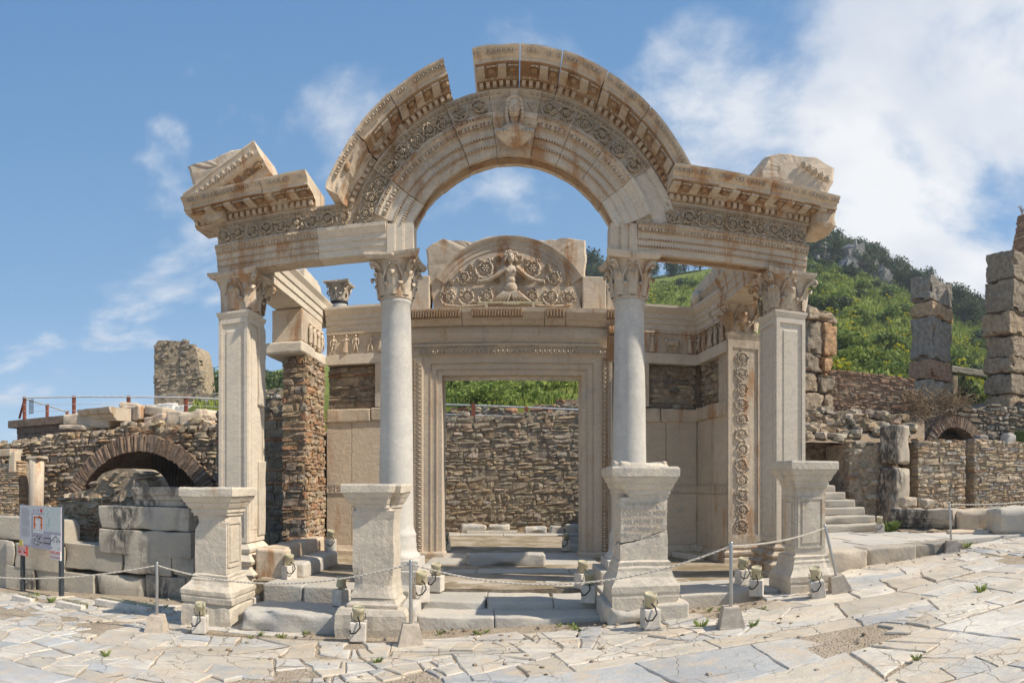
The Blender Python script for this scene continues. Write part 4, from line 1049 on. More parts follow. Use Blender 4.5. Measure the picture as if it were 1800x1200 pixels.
    for s in (-1, 1):
        e(s*.028, 4.225, .015, .01, .02, 0, .12); tube(mb, [L.pt(s*.10, Z_(4.03), .04), L.pt(s*.26, Z_(3.88), .06), L.pt(s*.42, Z_(3.79), .06), L.pt(s*.58, Z_(3.78), .05)], [.055, .045, .035, .025], 8)
        for k in range(4): tube(mb, [L.pt(s*.57, Z_(3.775), .05), L.pt(s*(.60+.01*k), Z_(3.80-.02*k), .07), L.pt(s*(.63), Z_(3.79-.025*k), .05)], .009, 5)
        e(s*.06, 3.96, .05, .05, .06, 0, .05)
        for k in range(5):
            tube(mb, [L.pt(s*.03*k, Z_(3.58), .05), L.pt(s*(.05+.045*k), Z_(3.47), .07), L.pt(s*(.07+.075*k), Z_(3.36+.01*k), .04)], [.03, .04, .012], 6)
    e(0, 4.20, .014, .03, .03, 0, .13); e(0, 4.155, .022, .007, .02, 0, .13)
    e(0, 4.08, .04, .06, .05); e(0, 3.95, .125, .14, .08); e(0, 3.80, .10, .10, .07); e(0, 3.66, .13, .12, .08)
    mb.weather(.003, 10); mb.build('figure_relief', MAR, lu)
    slabs('lunette_sill', -1.47, 1.31, y-.01, y+.35, Z_(3.252), Z_(3.305), 4, 3, .012, .012, mat=MARG)
    for (a, b, zt, k) in ((-1.97, -1.54, 3.92, 1), (1.31, 1.76, 3.90, 2), (1.765, 2.06, 3.78, 3), (-2.4, -1.98, 3.46, 4)):
        mb = MB(); rbox(mb, ((a+b)/2, y+.14, Z_((3.255+zt)/2)), ((b-a)/2, .24, (zt-3.255)/2), .12, .015, .008, 4, k); mb.build('attic_block', MARD, T)
lunette()
mb = MB(); box(mb, *(-1.0, .82), YW-.34, YW-.26, Z_(3.312), Z_(3.335)) if False else None
# core of the door wall behind the facing
KT = (.36, .29, .21); mb = MB(); box(mb, -3.6, -1.85, YW+.2, YW+.75, FL-.1, Z_(3.30), KT); box(mb, 1.85, 4.3, YW+.2, YW+.75, FL-.1, Z_(3.30), KT); box(mb, 3.83, 4.28, 10.92, YW+.195, FL-.1, Z_(3.17), KT); box(mb, -1.85, 1.85, YW+.25, YW+.74, Z_(2.09), Z_(3.25)); mb.build('wall_core', RUB, T)
for s in (-1, 1):
    mb = MB(); box(mb, min(s*1.335, s*1.84), max(s*1.335, s*1.84), YW+.23, YW+.74, FL, Z_(2.088)); mb.build('door_reveal', MARD, T)
# right anta
def anta():
    x0, x1, ya = 3.73, 4.37, 10.38; cx = (x0+x1)/2; mb = MB(); zb = Z_(-1.05); zt = Z_(2.69)
    square_stack(mb, [(0, zb), (0, zt-.1), (.02, zt-.05), (.03, zt)], cx, ya+.25, .32, .25, n=6)
    L = Line((x0, ya, 0))
    for (t0, t1, h0, h1) in ((0, .075, zb, zt-.12), (.565, .64, zb, zt-.12), (.075, .565, zb, zb+.16), (.075, .565, zt-.26, zt-.12)): hexa(mb, L, t0, t1, h0, h1, -.01, .022)
    V = Line((cx-.06, ya, zb+.2), (0, 0, 1), up=(1, 0, 0)); scroll_row(mb, V, 0, zt-zb-.5, -.14, .14, .0, .028, 0, random.Random(4))
    mb.weather(.012, 5, seed=3); an = mb.build('anta', MAR, T)
    mb = MB(); h = zb-Z_(-1.40); square_stack(mb, [(o, Z_(-1.40)+h*z) for o, z in [(.10, 0), (.10, .3), (.06, .36), (.09, .5), (.09, .62), (.04, .7), (.05, .85), (.0, 1)]], cx, ya+.25, .32, .25, n=8); mb.weather(.012, 5); mb.build('base', MAR, an)
    mb = MB(); corinthian(mb, cx-.05, ya+.25, zt, .60, .26, True, 0, 1); mb.weather(.006, 8); mb.build('capital', [MAR, MARS], an)
anta()
# right and left lateral beams
P_BEAM = [(0, 0), (.12, 0), (.125, .02), (.25, .02), (.255, .04), (.36, .05), (.44, .10), (.46, .10)]
mb = MB(); L = Line((3.64, 9.13, Z_(3.19)), (0, 1, 0), out=(-1, 0, 0)); sweep(mb, L, 0, YW-9.13+.3, P_BEAM, .5, .005, step=.5); mb.build('lateral_beam', MAR, T)
mb = MB()
for (a, b, zt) in ((10.05, 11.0, 4.0), (11.01, 12.0, 3.95)): rbox(mb, (3.90, (a+b)/2, Z_((3.655+zt)/2)), (.30, (b-a)/2-.01, (zt-3.655)/2), .14, .03, .015, 3, int(a))
mb.build('attic_block', MARD, T)
mb = MB(); ell(mb, (3.52, 11.55, Z_(3.60)), (.12, .14, .15), nu=12, nv=9); mb.build('rosette', MARN, T)
mb = MB(); L = Line((-3.66, 9.10, Z_(3.17)), (0, 1, 0), out=(1, 0, 0)); sweep(mb, L, 0, YW-9.10+.3, P_BEAM, .52, .004, step=.5); mb.build('lateral_beam', MARN, T)
mb = MB(); rbox(mb, (-3.93, 11.35, Z_(3.80)), (.22, .55, .17), .1, .02, .02, 4, 3, chips=.08); mb.build('attic_block', MARN, T)
mb = MB(); rbox(mb, (-3.95, 11.1, Z_(2.86)), (.29, .60, .295), .14, .02, .008, 4, 6)
L = Line((-3.66, 11.75, 0), (0, -1, 0), out=(1, 0, 0)); rr = random.Random(8)
for i in range(4): figure(mb, L, .16+.24*i, Z_(2.58), .42, -.01, rr)
mb.build('relief_block', MAR, T)
mb = MB(); rbox(mb, (-3.97, 11.08, Z_(2.44)), (.36, .70, .105), .14, .03, .012, 4, 2, chips=.06); mb.build('impost_block', MARN, T)
# ruined left wall end of brick and rubble
mb = MB(); masonry(mb, Line((-4.08, 10.62, FL)), .45, lambda t: 3.68, (.07, .16), (.12, .30), [(.40,.30,.20),(.36,.28,.21),(.44,.34,.24),(.34,.30,.26),(.42,.24,.14)], .24, 12, .17, bricks=.30, back=.5, bpal=[(.44,.28,.18),(.40,.27,.18),(.48,.33,.22)])
masonry(mb, Line((-3.63, 10.64, FL), (0, 1, 0), out=(1, 0, 0)), 1.1, lambda t: 3.68, (.07, .15), (.12, .30), [(.50,.38,.26),(.46,.36,.27),(.48,.40,.31),(.46,.28,.17)], .24, 13, .17, bricks=.28, back=.4, bpal=[(.46,.31,.20),(.42,.29,.19),(.50,.36,.24)])
box(mb, -4.04, -3.68, 10.7, 11.9, FL, FL+3.66, (.34, .27, .19)); mb.build('rubble_pier', RUB, T)
mb = MB(); masonry(mb, Line((-6.2, 12.1, FL-.2)), 2.2, lambda t: 3.2+.35*fbm(t, 1, 2.2)+.25*(t/2.2), (.10, .24), (.18, .45), PAL_DARK, .3, 14, .15, bricks=.1, back=.5); mb.build('side_rubble_wall', RUB, T)
# rear wall of the cella
mb = MB(); masonry(mb, Line((-4.2, 18.0, FL-.05)), 8.4, lambda t: 3.46+.07*fbm(t, 2, 1.6)+(.1 if t > 5 else 0), (.09, .22), (.15, .50), [(.44,.37,.28),(.40,.35,.275),(.48,.40,.30),(.38,.345,.295),(.50,.43,.34),(.46,.35,.24)], .28, 15, .17, .2, bricks=.03, back=.7); mb.build('cella_rear_wall', RUB, T)
rr = random.Random(2)
for a, b in ((-1.25, -.62), (-.58, -.05), (.30, .85), (.9, 1.25), (1.3, 1.9)): mb = MB(); rbox(mb, ((a+b)/2*1.15, 17.55, FL+.10), ((b-a)/2*1.12, .2, rr.uniform(.10, .16)), .1, .05, .03, 3, a*7, chips=.1); mb.build('bench_block', MARF, T)
for s in (-1, 1):
    mb = MB(); masonry(mb, Line((s*3.55, 12.6 if s < 0 else 18.0, FL), (0, 1 if s < 0 else -1, 0), out=(-s, 0, 0)), 5.4, lambda t: 2.6+.3*fbm(t, 5, 1.3), (.13, .26), (.2, .5), PAL_DARK, .28, 16+s, back=.5); mb.build('cella_side_wall', RUB, T)
# ------------------------------------------------------------------ statue pedestals
CAP = [(0, 0), (.014, .0), (.014, .035), (.032, .04), (.034, .09), (.052, .097), (.078, .15), (.078, .168), (.092, .172), (.122, .228), (.122, .243), (.14, .247), (.142, .335), (.13, .36)]
BAS = [(.13, 0), (.135, .08), (.13, .10), (.14, .13), (.14, .19), (.115, .22), (.075, .27), (.05, .33), (.05, .36), (.03, .38), (.035, .42), (.0, .44)]
def rough_stack(mb, pr, cx, cy, hx, hy, n=9, amp=.008, seed=1, chip=.05, rot=0):
    st = len(mb.v); square_stack(mb, pr, cx, cy, hx, hy, n=n)
    for i in range(st, len(mb.v)):
        p = Vector(mb.v[i]); d = Vector((cx, cy, p.z))-p
        ex = min(abs(abs(p.x-cx)-abs(p.y-cy)*hx/hy), 1)
        k = noise.noise(p*3.1+Vector((seed*2.7, 1, 1)))
        if ex < .10 and k > .15: p += d.normalized()*chip*(k-.15)*(1-ex/.10)*2.5
        p += noise.noise_vector(p*4+Vector((seed, 0, 0)))*amp+noise.noise_vector(p*15)*amp*.4
        mb.v[i] = tuple(p)
    if rot: mb.xform(Matrix.Translation((cx, cy, 0)) @ Matrix.Rotation(rot, 4, 'Z') @ Matrix.Translation((-cx, -cy, 0)), st)
def dens(pr, n):
    o = []
    for (a, b), (c, d) in zip(pr, pr[1:]):
        for k in range(n): o.append((a+(c-a)*k/n, b+(d-b)*k/n))
    return o+[pr[-1]]
def pedestal(label, cx, cy, hd, zb, zt, capk=1.0, bask=1.0, hcap=.36, hbas=.44, plinth=.0, seed=1, amp=.008, plx=.14, caps=True):
    t = thing('statue_pedestal', label, 'pedestal', (cx, cy, zb), 'statue pedestals before the temple columns')
    z = zb
    if plinth:
        mb = MB(); rough_stack(mb, [(plx, z-.06), (plx+.01, z+plinth*.3), (plx, z+plinth*.8), (plx-.03, z+plinth)], cx, cy, hd, hd, 9, amp*1.8, seed+9, .10); mb.build('plinth', MARW, t); z += plinth-.01
    mb = MB(); rough_stack(mb, dens([(o*bask, z-(.05 if not plinth and q == 0 else 0)+q*hbas/.44) for o, q in BAS], 2), cx, cy, hd, hd, 10, amp, seed, .06); mb.build('base', MARW, t)
    z0, z1 = z+hbas, zt-hcap
    return t, z0, z1
def framed(mb, cx, cy, hd, z0, z1, sides):
    for s in sides:
        L = {'F': Line((cx-hd, cy-hd, 0)), 'R': Line((cx+hd, cy-hd, 0), (0, 1, 0), out=(1, 0, 0)), 'L': Line((cx-hd, cy+hd, 0), (0, -1, 0), out=(-1, 0, 0))}[s]
        w = 2*hd
        for (a, b, c, d) in ((.03, .06, z0+.06, z1-.06), (w-.06, w-.03, z0+.06, z1-.06), (.06, w-.06, z0+.06, z0+.09), (.06, w-.06, z1-.09, z1-.06), (.09, w-.09, z0+.12, z1-.12)): hexa(mb, L, a, b, c, d, -.02, .012, 0, .97)
def inscription(lines, cx, y, ztop, size, parent, w):
    for i, tx in enumerate(lines): text_mesh(tx, size, INK, Matrix.Translation((cx, y, ztop-i*size*1.25)) @ Matrix.Rotation(pi/2, 4, 'X'), 'lettering', parent, 1.12)
INK = simple('worn_letter_cut', (.50, .42, .33), .95, .05)
cy = 7.30
t, z0, z1 = pedestal('tallest weathered pedestal, left end of the row, below the left square pillar', -3.70, 7.30, .225, zr(-3.7)-.02, E-.03, 1.1, 1.0, .36, .36, .32, 1, .012, .12)
mb = MB(); rough_stack(mb, dens([(0, z0), (0, z1)], 8), -3.70, 7.30, .225, .225, 8, .005, 3, .07); framed(mb, -3.70, 7.30, .228, z0+.02, z1-.02, 'R'); mb.build('die', MARW, t)
mb = MB(); rough_stack(mb, [(o*1.1, z1+q) for o, q in CAP], -3.70, 7.30, .225, .225, 10, .009, 4, .05); mb.build('cap', MARW, t)
t, z0, z1 = pedestal('plain smooth pedestal with chipped cap corner on a flared base, before the left round column', -1.54, 7.05, .235, zr(-1.54)-.02, E+.01, 1, .4, .30, .12, .30, 2, .009, .16)
mb = MB(); rough_stack(mb, dens([(.03, z0), (.01, z0+.08), (0, z0+.15), (0, z1-.1), (.012, z1)], 4), -1.54, 7.05, .235, .235, 8, .005, 5, .05); mb.build('die', MARW, t)
mb = MB(); rough_stack(mb, [(o*.78, z1+q*.30/.36) for o, q in CAP], -1.54, 7.05, .235, .235, 10, .007, 6, .12); mb.build('cap', MARW, t)
# third pedestal: broken and mended, inscription, remains of a figure's base on top
t, z0, z1 = pedestal('cracked pedestal with worn inscription and carved ring on top, before the right round column', 1.44, 6.98, .265, zr(1.44)+.17, E+.20, 1, .80, .34, .48, 0, 3, .008)
mb = MB(); rbox(mb, (1.28, 6.98, zr(1.44)+.06), (.30, .42, .135), .07, .04, .03, 4, 5, chips=.15); mb.build('foundation', MARF, t); mb = MB(); rbox(mb, (1.70, 6.97, zr(1.44)+.06), (.21, .43, .13), .08, .02, .01, 4, 6); mb.build('foundation', MARF, t)
for k in (0, 1):
    mb = MB(); hd = .265; cut = lambda x, y: z0+.25+.55*(x-1.44)*.55+.05*noise.noise(Vector((x*6, y*6, 1)))
    st = len(mb.v); rough_stack(mb, dens([(0, 0), (0, 1)], 8), 1.44, 6.98, hd-.004*k, hd, 10, .0, 7, .0)
    for i in range(st, len(mb.v)):
        x, y, q = mb.v[i]; c = cut(x, y); z = (z0-.01+(c-.002-z0)*q) if k == 0 else (c+.003+(z1-c)*q)
        e = max(abs(x-1.44), abs(y-6.98))
        mb.v[i] = (1.44+(x-1.44)*(1-.10*max(0, (q if k == 0 else 1-q)-.8)), y+.05*max(0, (q if k == 0 else 1-q)-.85), z)
    mb.weather(.006, 5, seed=k+2); mb.build('die', MARW, t, label='lower broken piece of the die' if k == 0 else None)
inscription(['D N VAL AVR', 'MAXIMIANO NOB', 'CAES IVLIVS VRB', 'ANTONINVS', 'PROCOS ASIAE'], 1.44, 6.98-.278, z1-.07, .060, t, .4)
mb = MB(); rough_stack(mb, [(o*.78, z1+q*.34/.36) for o, q in CAP], 1.44, 6.98, .265, .265, 10, .008, 8, .14); mb.build('cap', MARW, t)
mb = MB(); zt = E+.195
for i in range(36):
    a = -.6+i*(pi*1.25)/36
    for k in (0, 1, 2): ell(mb, (1.44+(.30-.004*k)*cos(a), 6.98+.30*sin(a)*.95, zt+.012+.022*k), (.026, .026, .016), nu=6, nv=4)
ring_stack(mb, [[(1.44+r*cos(2*pi*j/24), 6.98+r*.95*sin(2*pi*j/24), zt+z) for j in range(24)] for r, z in ((.34, -.01), (.33, .02), (.29, .05), (.24, .045), (.20, .012))])
rbox(mb, (1.21, 6.74, zt+.02), (.07, .06, .04), .04, .03, .02, 8, 3); mb.weather(.008, 9); mb.build('figure_base', MARW, t)
t, z0, z1 = pedestal('crisp square pedestal with framed sides, right end of the row beside the leaning rope post', 3.68, 7.33, .215, zr(3.68)-.01, E+.305, 1, .95, .34, .46, 0, 4, .005)
mb = MB(); rough_stack(mb, dens([(0, z0), (0, z1)], 8), 3.68, 7.33, .215, .215, 8, .004, 9, .05); framed(mb, 3.68, 7.33, .218, z0+.02, z1-.06, 'LF'); mb.build('die', MARW, t)
mb = MB(); rough_stack(mb, [(o*.86, z1+q*.34/.36) for o, q in CAP], 3.68, 7.33, .215, .235, 10, .004, 10, .03); mb.build('cap', MARW, t)

# ------------------------------------------------------------------ floodlights
def lamp_proto():
    t = thing('floodlight', 'x', 'floodlight', (0, 0, 0), 'floodlights on stone blocks around the temple')
    mb = MB(); rbox(mb, (0, 0, .095), (.085, .085, .10), .05, .006, .002, 6, 1); mb.build('stone_block', LBLK, t)
    mb = MB(); M = Matrix.Rotation(radians(12), 3, 'X')
    def ringz(r, z): return [Vector((0, .0, .285))+M @ Vector((r*cos(2*pi*j/20), r*sin(2*pi*j/20), z)) for j in range(20)]
    ring_stack(mb, [ringz(r, z) for r, z in ((.02, -.07), (.052, -.066), (.058, -.05), (.058, .02), (.066, .026), (.066, .066), (.060, .07), (.056, .062), (.02, .06))])
    h = mb.build('lamp_head', LAMP, t)
    mb = MB(); tube(mb, [(-.075, 0, .285), (-.078, 0, .235), (-.05, 0, .205), (.05, 0, .205), (.078, 0, .235), (.075, 0, .285)], .009, 6); mb.build('bracket', LAMP, t)
    mb = MB(); tube(mb, [(.0, -.05, .25), (.02, -.10, .22), (.03, -.125, .16), (-.02, -.13, .10), (-.07, -.11, .09), (-.082, -.088, .12)], .0085, 6); mb.build('cable', CABLE, t)
    return t
LP = lamp_proto()
def at_q(px, py, q):                           # standing on a surface q metres below the eye
    th = (px-900)/F; r = -q*F/(py-Y0); return Vector((r*sin(th), r*cos(th), E+q))
lamps = [(GP(352,1112), .25, 'floodlight on the road at the foot of the leftmost pedestal'), (GP(443,1074), -.1, 'floodlight standing behind the right edge of the leftmost pedestal'),
 (at_q(508,1017,-1.36), .9, 'floodlight on the low step right of the left square pillar base'), (at_q(581,967,-1.145), .6, 'floodlight on the marble bench beside the brick wall end'),
 (at_q(600,1063,-1.492), 2.6, 'darkened floodlight on the slab just left of the plain smooth pedestal'), (GP(630,1126), .15, 'floodlight on the paving in front of the plain smooth pedestal'),
 (at_q(740,1056,-1.385), .4, 'floodlight tipped sideways on the upper step behind the second rope post'), (at_q(767,1038,-1.36), -.2, 'floodlight on the porch floor right of the left round column base'),
 (at_q(784,967,-1.345), .2, 'small floodlight just inside the left door jamb'), (at_q(995,967,-1.345), -.1, 'small floodlight just inside the right door jamb'),
 (at_q(1024,1033,-1.36), .5, 'floodlight half hidden behind another, left of the right round column'), (at_q(1036,1057,-1.385), -.3, 'floodlight on the upper step left of the cracked pedestal'),
 (GP(1143,1104), .1, 'floodlight on the paving in front of the cracked pedestal'), (at_q(1306,1026,-1.345), .2, 'floodlight behind the third rope post near the carved pilaster'),
 (GP(1330,1047), -.5, 'floodlight tilted to the left of the framed right pedestal'), (GP(1438,1049), -.3, 'floodlight on a tipped block between the right pedestal and the leaning post'),
 (at_q(1546,938,-1.0), -.4, 'whitish floodlight at the foot of the stairs by a green weed')]
for i, (p, rz, lb) in enumerate(lamps):
    if i == 0: o = LP; o.location = p; o.rotation_euler = (0, 0, rz); o['label'] = lb
    else: o = copy_tree(LP, p, lb, rz)
    if i == 15: o.rotation_euler = (radians(4), radians(-8), rz)
    if i == 6:
        for c in o.children:
            if c.name.startswith('lamp_head'): c.rotation_euler = (0, 0, 0)
    if not (6 <= i <= 11 or i in (2, 3, 4, 13, 16)): o.location.z += .01

# strip lights on concrete beams
def strip_light(label, c, L, rz, beam=True):
    t = thing('strip_light', label, 'strip light', c, 'olive strip lights lying at the wall feet'); t.rotation_euler = (0, 0, rz)
    M = Matrix.Translation(c) @ Matrix.Rotation(rz, 4, 'Z')
    if beam: mb = MB(); rbox(mb, (0, -.09, .035), (L/2*.95, .05, .05), .15, .006, .003, 5, 2); mb.xform(M); mb.build('concrete_beam', LBLK, t)
    mb = MB(); rbox(mb, (0, .03, .095), (L/2, .022, .016), .3, .006, .0); mb.xform(M); mb.build('light_bar', LAMP, t)
    mb = MB(); rbox(mb, (.02, .03, .085), (L*.13, .03, .026), .2, .004, .0); mb.xform(M); mb.build('driver_box', LAMP, t)
    for s in (-1, 1): mb = MB(); box(mb, s*L*.36-.025, s*L*.36+.025, .0, .06, -.02, .085); mb.xform(M); mb.build('bracket', LAMP, t)
strip_light('short strip light on the ground under the left post of the board', GP(48, 1056), .55, -.12)
strip_light('middle strip light lying in front of the board with a flat stone behind', GP(131, 1068), .62, -.12)
strip_light('long strip light along the foot of the marble block wall', GP(222, 1068), 1.15, -.12)
strip_light('strip light before the rear wall seen through the doorway', Vector((-.55, 17.2, FL+.02)), 1.45, 0)
strip_light('strip light at the foot of the right porch wall', Vector((3.3, 11.2, FL)), .9, -1.2)
strip_light('slim brass strip light below the carved lunette figure', Vector((-.04, YW-.30, Z_(3.262))), 1.2, 0, False)

# ------------------------------------------------------------------ rope barrier
def post_proto():
    t = thing('rope_post', 'x', 'barrier post', (0, 0, 0), 'rope barrier posts along the road')
    mb = MB(); square_stack(mb, [(.13, -.02), (.13, .0), (.125, .01), (.085, .19), (.078, .20), (.05, .20)], 0, 0, .0, .0, n=5); mb.weather(.004, 8); mb.build('concrete_foot', CONC, t)
    mb = MB(); lathe(mb, [(.019, .19), (.019, .84), (.016, .85), (.004, .853)], n=14); mb.build('steel_pole', STEEL, t); return t
PP = post_proto()
posts = [(Vector((-9.6, 6.4, zr(-9.6))), .1, 'rope post standing beyond the board, left end of the barrier', None), (GP(276,1109), .25, 'upright rope post by the leftmost pedestal', None), (GP(722,1131), .2, 'upright rope post in front of the steps, nearest the middle', None),
         (GP(1285,1101), -.2, 'upright rope post on the sunlit paving right of the cracked pedestal', None), (GP(1476,1039), -.3, 'rope post leaning left beside the framed right pedestal', radians(-13)), (GP(1673,970), -.5, 'rope post in front of the fallen moulded block', radians(-3))]
tops = []
for i, (p, rz, lb, lean) in enumerate(posts):
    p = p+Vector((0, 0, .005))
    if i == 0: o = PP; o.location = p; o.rotation_euler = (0, 0, rz); o['label'] = lb
    else: o = copy_tree(PP, p, lb, rz)
    if lean: o.rotation_euler = (0, lean, rz)
    tops.append(p+Matrix.Rotation(rz, 3, 'Z') @ (Matrix.Rotation(lean or 0, 3, 'Y') @ Vector((0, 0, .81))))
def rope(a, b, sag, label):
    n = 40; mb = MB(); pts = [a+(b-a)*(k/n)-Vector((0, 0, sag*4*(k/n)*(1-k/n))) for k in range(n+1)]
    fine = []
    for k in range(n*6+1):
        q = k/6; i = min(n-1, int(q)); fine.append(pts[i]+(pts[i+1]-pts[i])*(q-i))
    for ph in (0, pi):
        tube(mb, [p+Vector((.0, .005*cos(j*.85+ph), .005*sin(j*.85+ph))) for j, p in enumerate(fine)], .0065, 5)
    o = mb.build('barrier_rope', ROPE); tag(o, label, 'rope', 'ropes of the barrier')
rope(tops[0], tops[1], .24, 'sagging white rope across the board posts on the left')
rope(tops[1], tops[2], .19, 'rope sagging past the two left pedestals')
rope(tops[2], tops[3], .26, 'long rope sagging low in front of the temple steps')
rope(tops[3], tops[4], .05, 'taut rope rising to the leaning post on the right')
rope(tops[5], Vector((11.5, 8.6, zr(11.5)+.80)), .12, 'rope running off to the right past the fallen blocks')

# ------------------------------------------------------------------ information board
def board():
    a, b = GP(40, 1038), GP(108, 1049); a = Vector((a.x, a.y, 0)); b = Vector((b.x, b.y, 0)); u = (b-a).normalized(); L = (b-a).length; out = Vector((u.y, -u.x, 0))
    t = thing('information_board', 'grey information board on two dark posts with plan, map and stickers', 'sign', (a.x, a.y, zr(a.x)))
    zt, zb = E-.395, E-1.19; W_ = L+.10; H = zt-zb; P = Line(a-u*.05+Vector((0, 0, zb))+out*.045, u, out=out)
    for q in (a, b):
        mb = MB(); c = q; z0 = zr(c.x)-.1
        M = Matrix((u, -out, Vector((0, 0, 1)))).transposed(); rbox(mb, c+Vector((0, 0, (z0+zt+.02)/2)), (.045, .035, (zt+.02-z0)/2), 1, .008, 0, M=M); mb.build('post', SIGNP, t)
    C = {k: simple('board_'+k, v, .45, .3, 0, 0, 20, .03) for k, v in dict(lilac=(.42,.39,.45), grey=(.55,.54,.54), pale=(.56,.60,.57), orange=(.62,.17,.05), photo=(.10,.09,.10), white=(.68,.67,.64), ink=(.24,.23,.26), red=(.56,.05,.04), yellow=(.62,.48,.06), mid=(.36,.34,.37), blue=(.30,.42,.42)).items()}
    keys = list(C)
    mb = MB(); r = lambda x0, x1, y0, y1, k, e=.002, pp=0: hexa(mb, P, x0*W_, x1*W_, y0*H, y1*H, pp, pp+e, keys.index(k))
    hexa(mb, P, 0, W_, 0, H, -.02, 0, keys.index('lilac'))
    r(.01, .30, .05, .99, 'grey'); r(.30, .99, .82, .99, 'grey'); r(.61, .99, .42, .99, 'pale', .003)
    rr = random.Random(1)
    for y0 in (.78, .55, .30):
        r(.02, .035, y0+.135, y0+.155, 'ink', .004); r(.06, .22, y0+.14, y0+.15, 'ink', .004)
        for k in range(9): r(.06, .06+rr.uniform(.19, .225), y0+.11-.02*k, y0+.118-.02*k, 'mid', .004)
    r(.35, .60, .36, .79, 'white', .003)
    for x0, x1, y0, y1 in ((.37,.41,.46,.75),(.54,.58,.46,.75),(.37,.58,.71,.75),(.48,.54,.71,.77),(.37,.43,.545,.575),(.52,.58,.545,.575)): r(x0, x1, y0, y1, 'orange', .005)
    for k in range(4): r(.385+.055*k, .40+.055*k, .42, .435, 'ink', .005)
    r(.35, .59, .06, .31, 'mid', .003)
    for k in range(40): x = rr.uniform(.355, .56); y = rr.uniform(.07, .28); r(x, x+rr.uniform(.01, .03), y, y+rr.uniform(.01, .03), rr.choice(['photo', 'photo', 'grey']), .004+.0003*k)
    r(.61, .77, .13, .28, 'photo', .003); r(.62, .76, .165, .25, 'mid', .004)
    r(.78, .99, .02, .36, 'white', .003)
    for s in (-1, 1):
        for k in range(6): r(.885+s*.018*k-.01, .885+s*.018*k+.012, .325-.022*k, .345-.022*k, 'photo', .005)
        r(.885+s*.09-.01, .885+s*.09+.01, .20, .235, 'photo', .005); r(.885+s*.03-.012, .885+s*.03+.012, .19, .25, 'ink', .005); r(.885+s*.08-.01, .885+s*.08+.01, .05, .075, 'photo', .005)
    for k in range(9):
        x = .70+.05*fbm(k, 1, .5)+.02*k*.3; y = .9-.045*k; r(x, x+.012, y, y+.05, 'blue', .005)
    for k in range(12): x, y = rr.uniform(.64, .96), rr.uniform(.48, .95); r(x, x+.03, y, y+.006, 'blue', .005)
    for k in range(16): a_ = 2*pi*k/16; r(.555+.012*cos(a_)-.012, .555+.012*cos(a_)+.012, .895+.02*sin(a_)-.02, .895+.02*sin(a_)+.02, 'red', .004+.0002*k)
    r(.365, .38, .86, .93, 'ink', .004); r(.36, .41, .855, .865, 'ink', .004); r(.45, .50, .89, .91, 'ink', .004)
    r(.0, .10, .0, .14, 'yellow', .004); r(.07, .085, .03, .12, 'white', .006)
    mb.build('panel', [C[k] for k in keys], t)
    def sticker(x0, x1, y0, y1, bg, lines, ink, sz):
        mb = MB(); hexa(mb, P, x0*W_, x1*W_, y0*H, y1*H, -.015, .012); o = mb.build('sticker', C[bg], t)
        for i, (tx, s) in enumerate(lines):
            p = P.pt((x0+x1)/2*W_, (y1-(i+.5)*(y1-y0)/len(lines))*H, .0135)
            text_mesh(tx, sz*s, C[ink], Matrix.Translation(p) @ Matrix((u, Vector((0, 0, 1)), out)).transposed().to_4x4(), 'lettering', o, 1.0)
    sticker(-.01, .20, -.24, -.005, 'red', (('SİGARA', 1), ('İÇİLMEZ', 1), ('NO', 1), ('SMOKING', 1)), 'white', .062)
    sticker(.77, 1.0, -.20, .012, 'white', (('GİRİLMEZ', 1.1), ('DO NOT ENTER', .62)), 'red', .066)
board()
# ------------------------------------------------------------------ left-hand ruins
def block_px(mb, x0, x1, yt, yb, Y, depth=.5, seed=1, rad=.015, amp=.012, chips=.06, tint=None, cell=.12):
    a, b = XX(x0, Y), XX(x1, Y); zt, zb = (ZX(x0, yt, Y)+ZX(x1, yt, Y))/2, (ZX(x0, yb, Y)+ZX(x1, yb, Y))/2
    k = random.Random(seed).uniform(.9, 1.05)
    rbox(mb, ((a+b)/2, Y+depth/2, (zt+zb)/2), ((b-a)/2-.006, depth/2, (zt-zb)/2-.003), cell, rad, amp, 3, seed, tint or (k, k, k*.98), chips=chips)
def block_wall():
    t = thing('marble_block_wall', 'low wall of large marble blocks with black stains behind the information board', 'wall', (-6.2, 9.0, zr(-6.2)))
    for i, (x0, x1, yt, yb) in enumerate([(172,332,890,931),(173,336,932,977),(112,215,957,1003),(216,301,968,1010),(302,341,978,1012),(-40,36,907,946),(36,112,912,956),(-60,25,946,990),(26,112,957,1003),
            (-60,60,990,1034),(60,165,1004,1046),(166,255,1011,1050),(256,326,1013,1057),(-60,110,1035,1075),(110,225,1047,1082)]):
        mb = MB(); block_px(mb, x0, x1, yt, yb, 9.0+random.Random(i).uniform(-.02, .03), .5, i+2, .012, .011, .11); mb.build('block', MARL, t)
    mb = MB(); L = Line((XX(236, 9.12), 9.12, ZX(285, 889, 9.12))); sweep(mb, L, 0, XX(338, 9.12)-XX(236, 9.12), [(0, 0), (.09, .0), (.11, .03), (.17, .04), (.2, .075), (.29, .09), (.325, .09)], .4, .012); mb.build('moulded_block', MARL, t)
    mb = MB(); rbox(mb, (XX(318, 8.95), 9.3, zr(-5.2)+.42), (.16, .25, .55), .12, .07, .03, 3, 3, chips=.1); mb.build('block', MARL, t, label='rough upright stone at the right end of the wall')
block_wall()
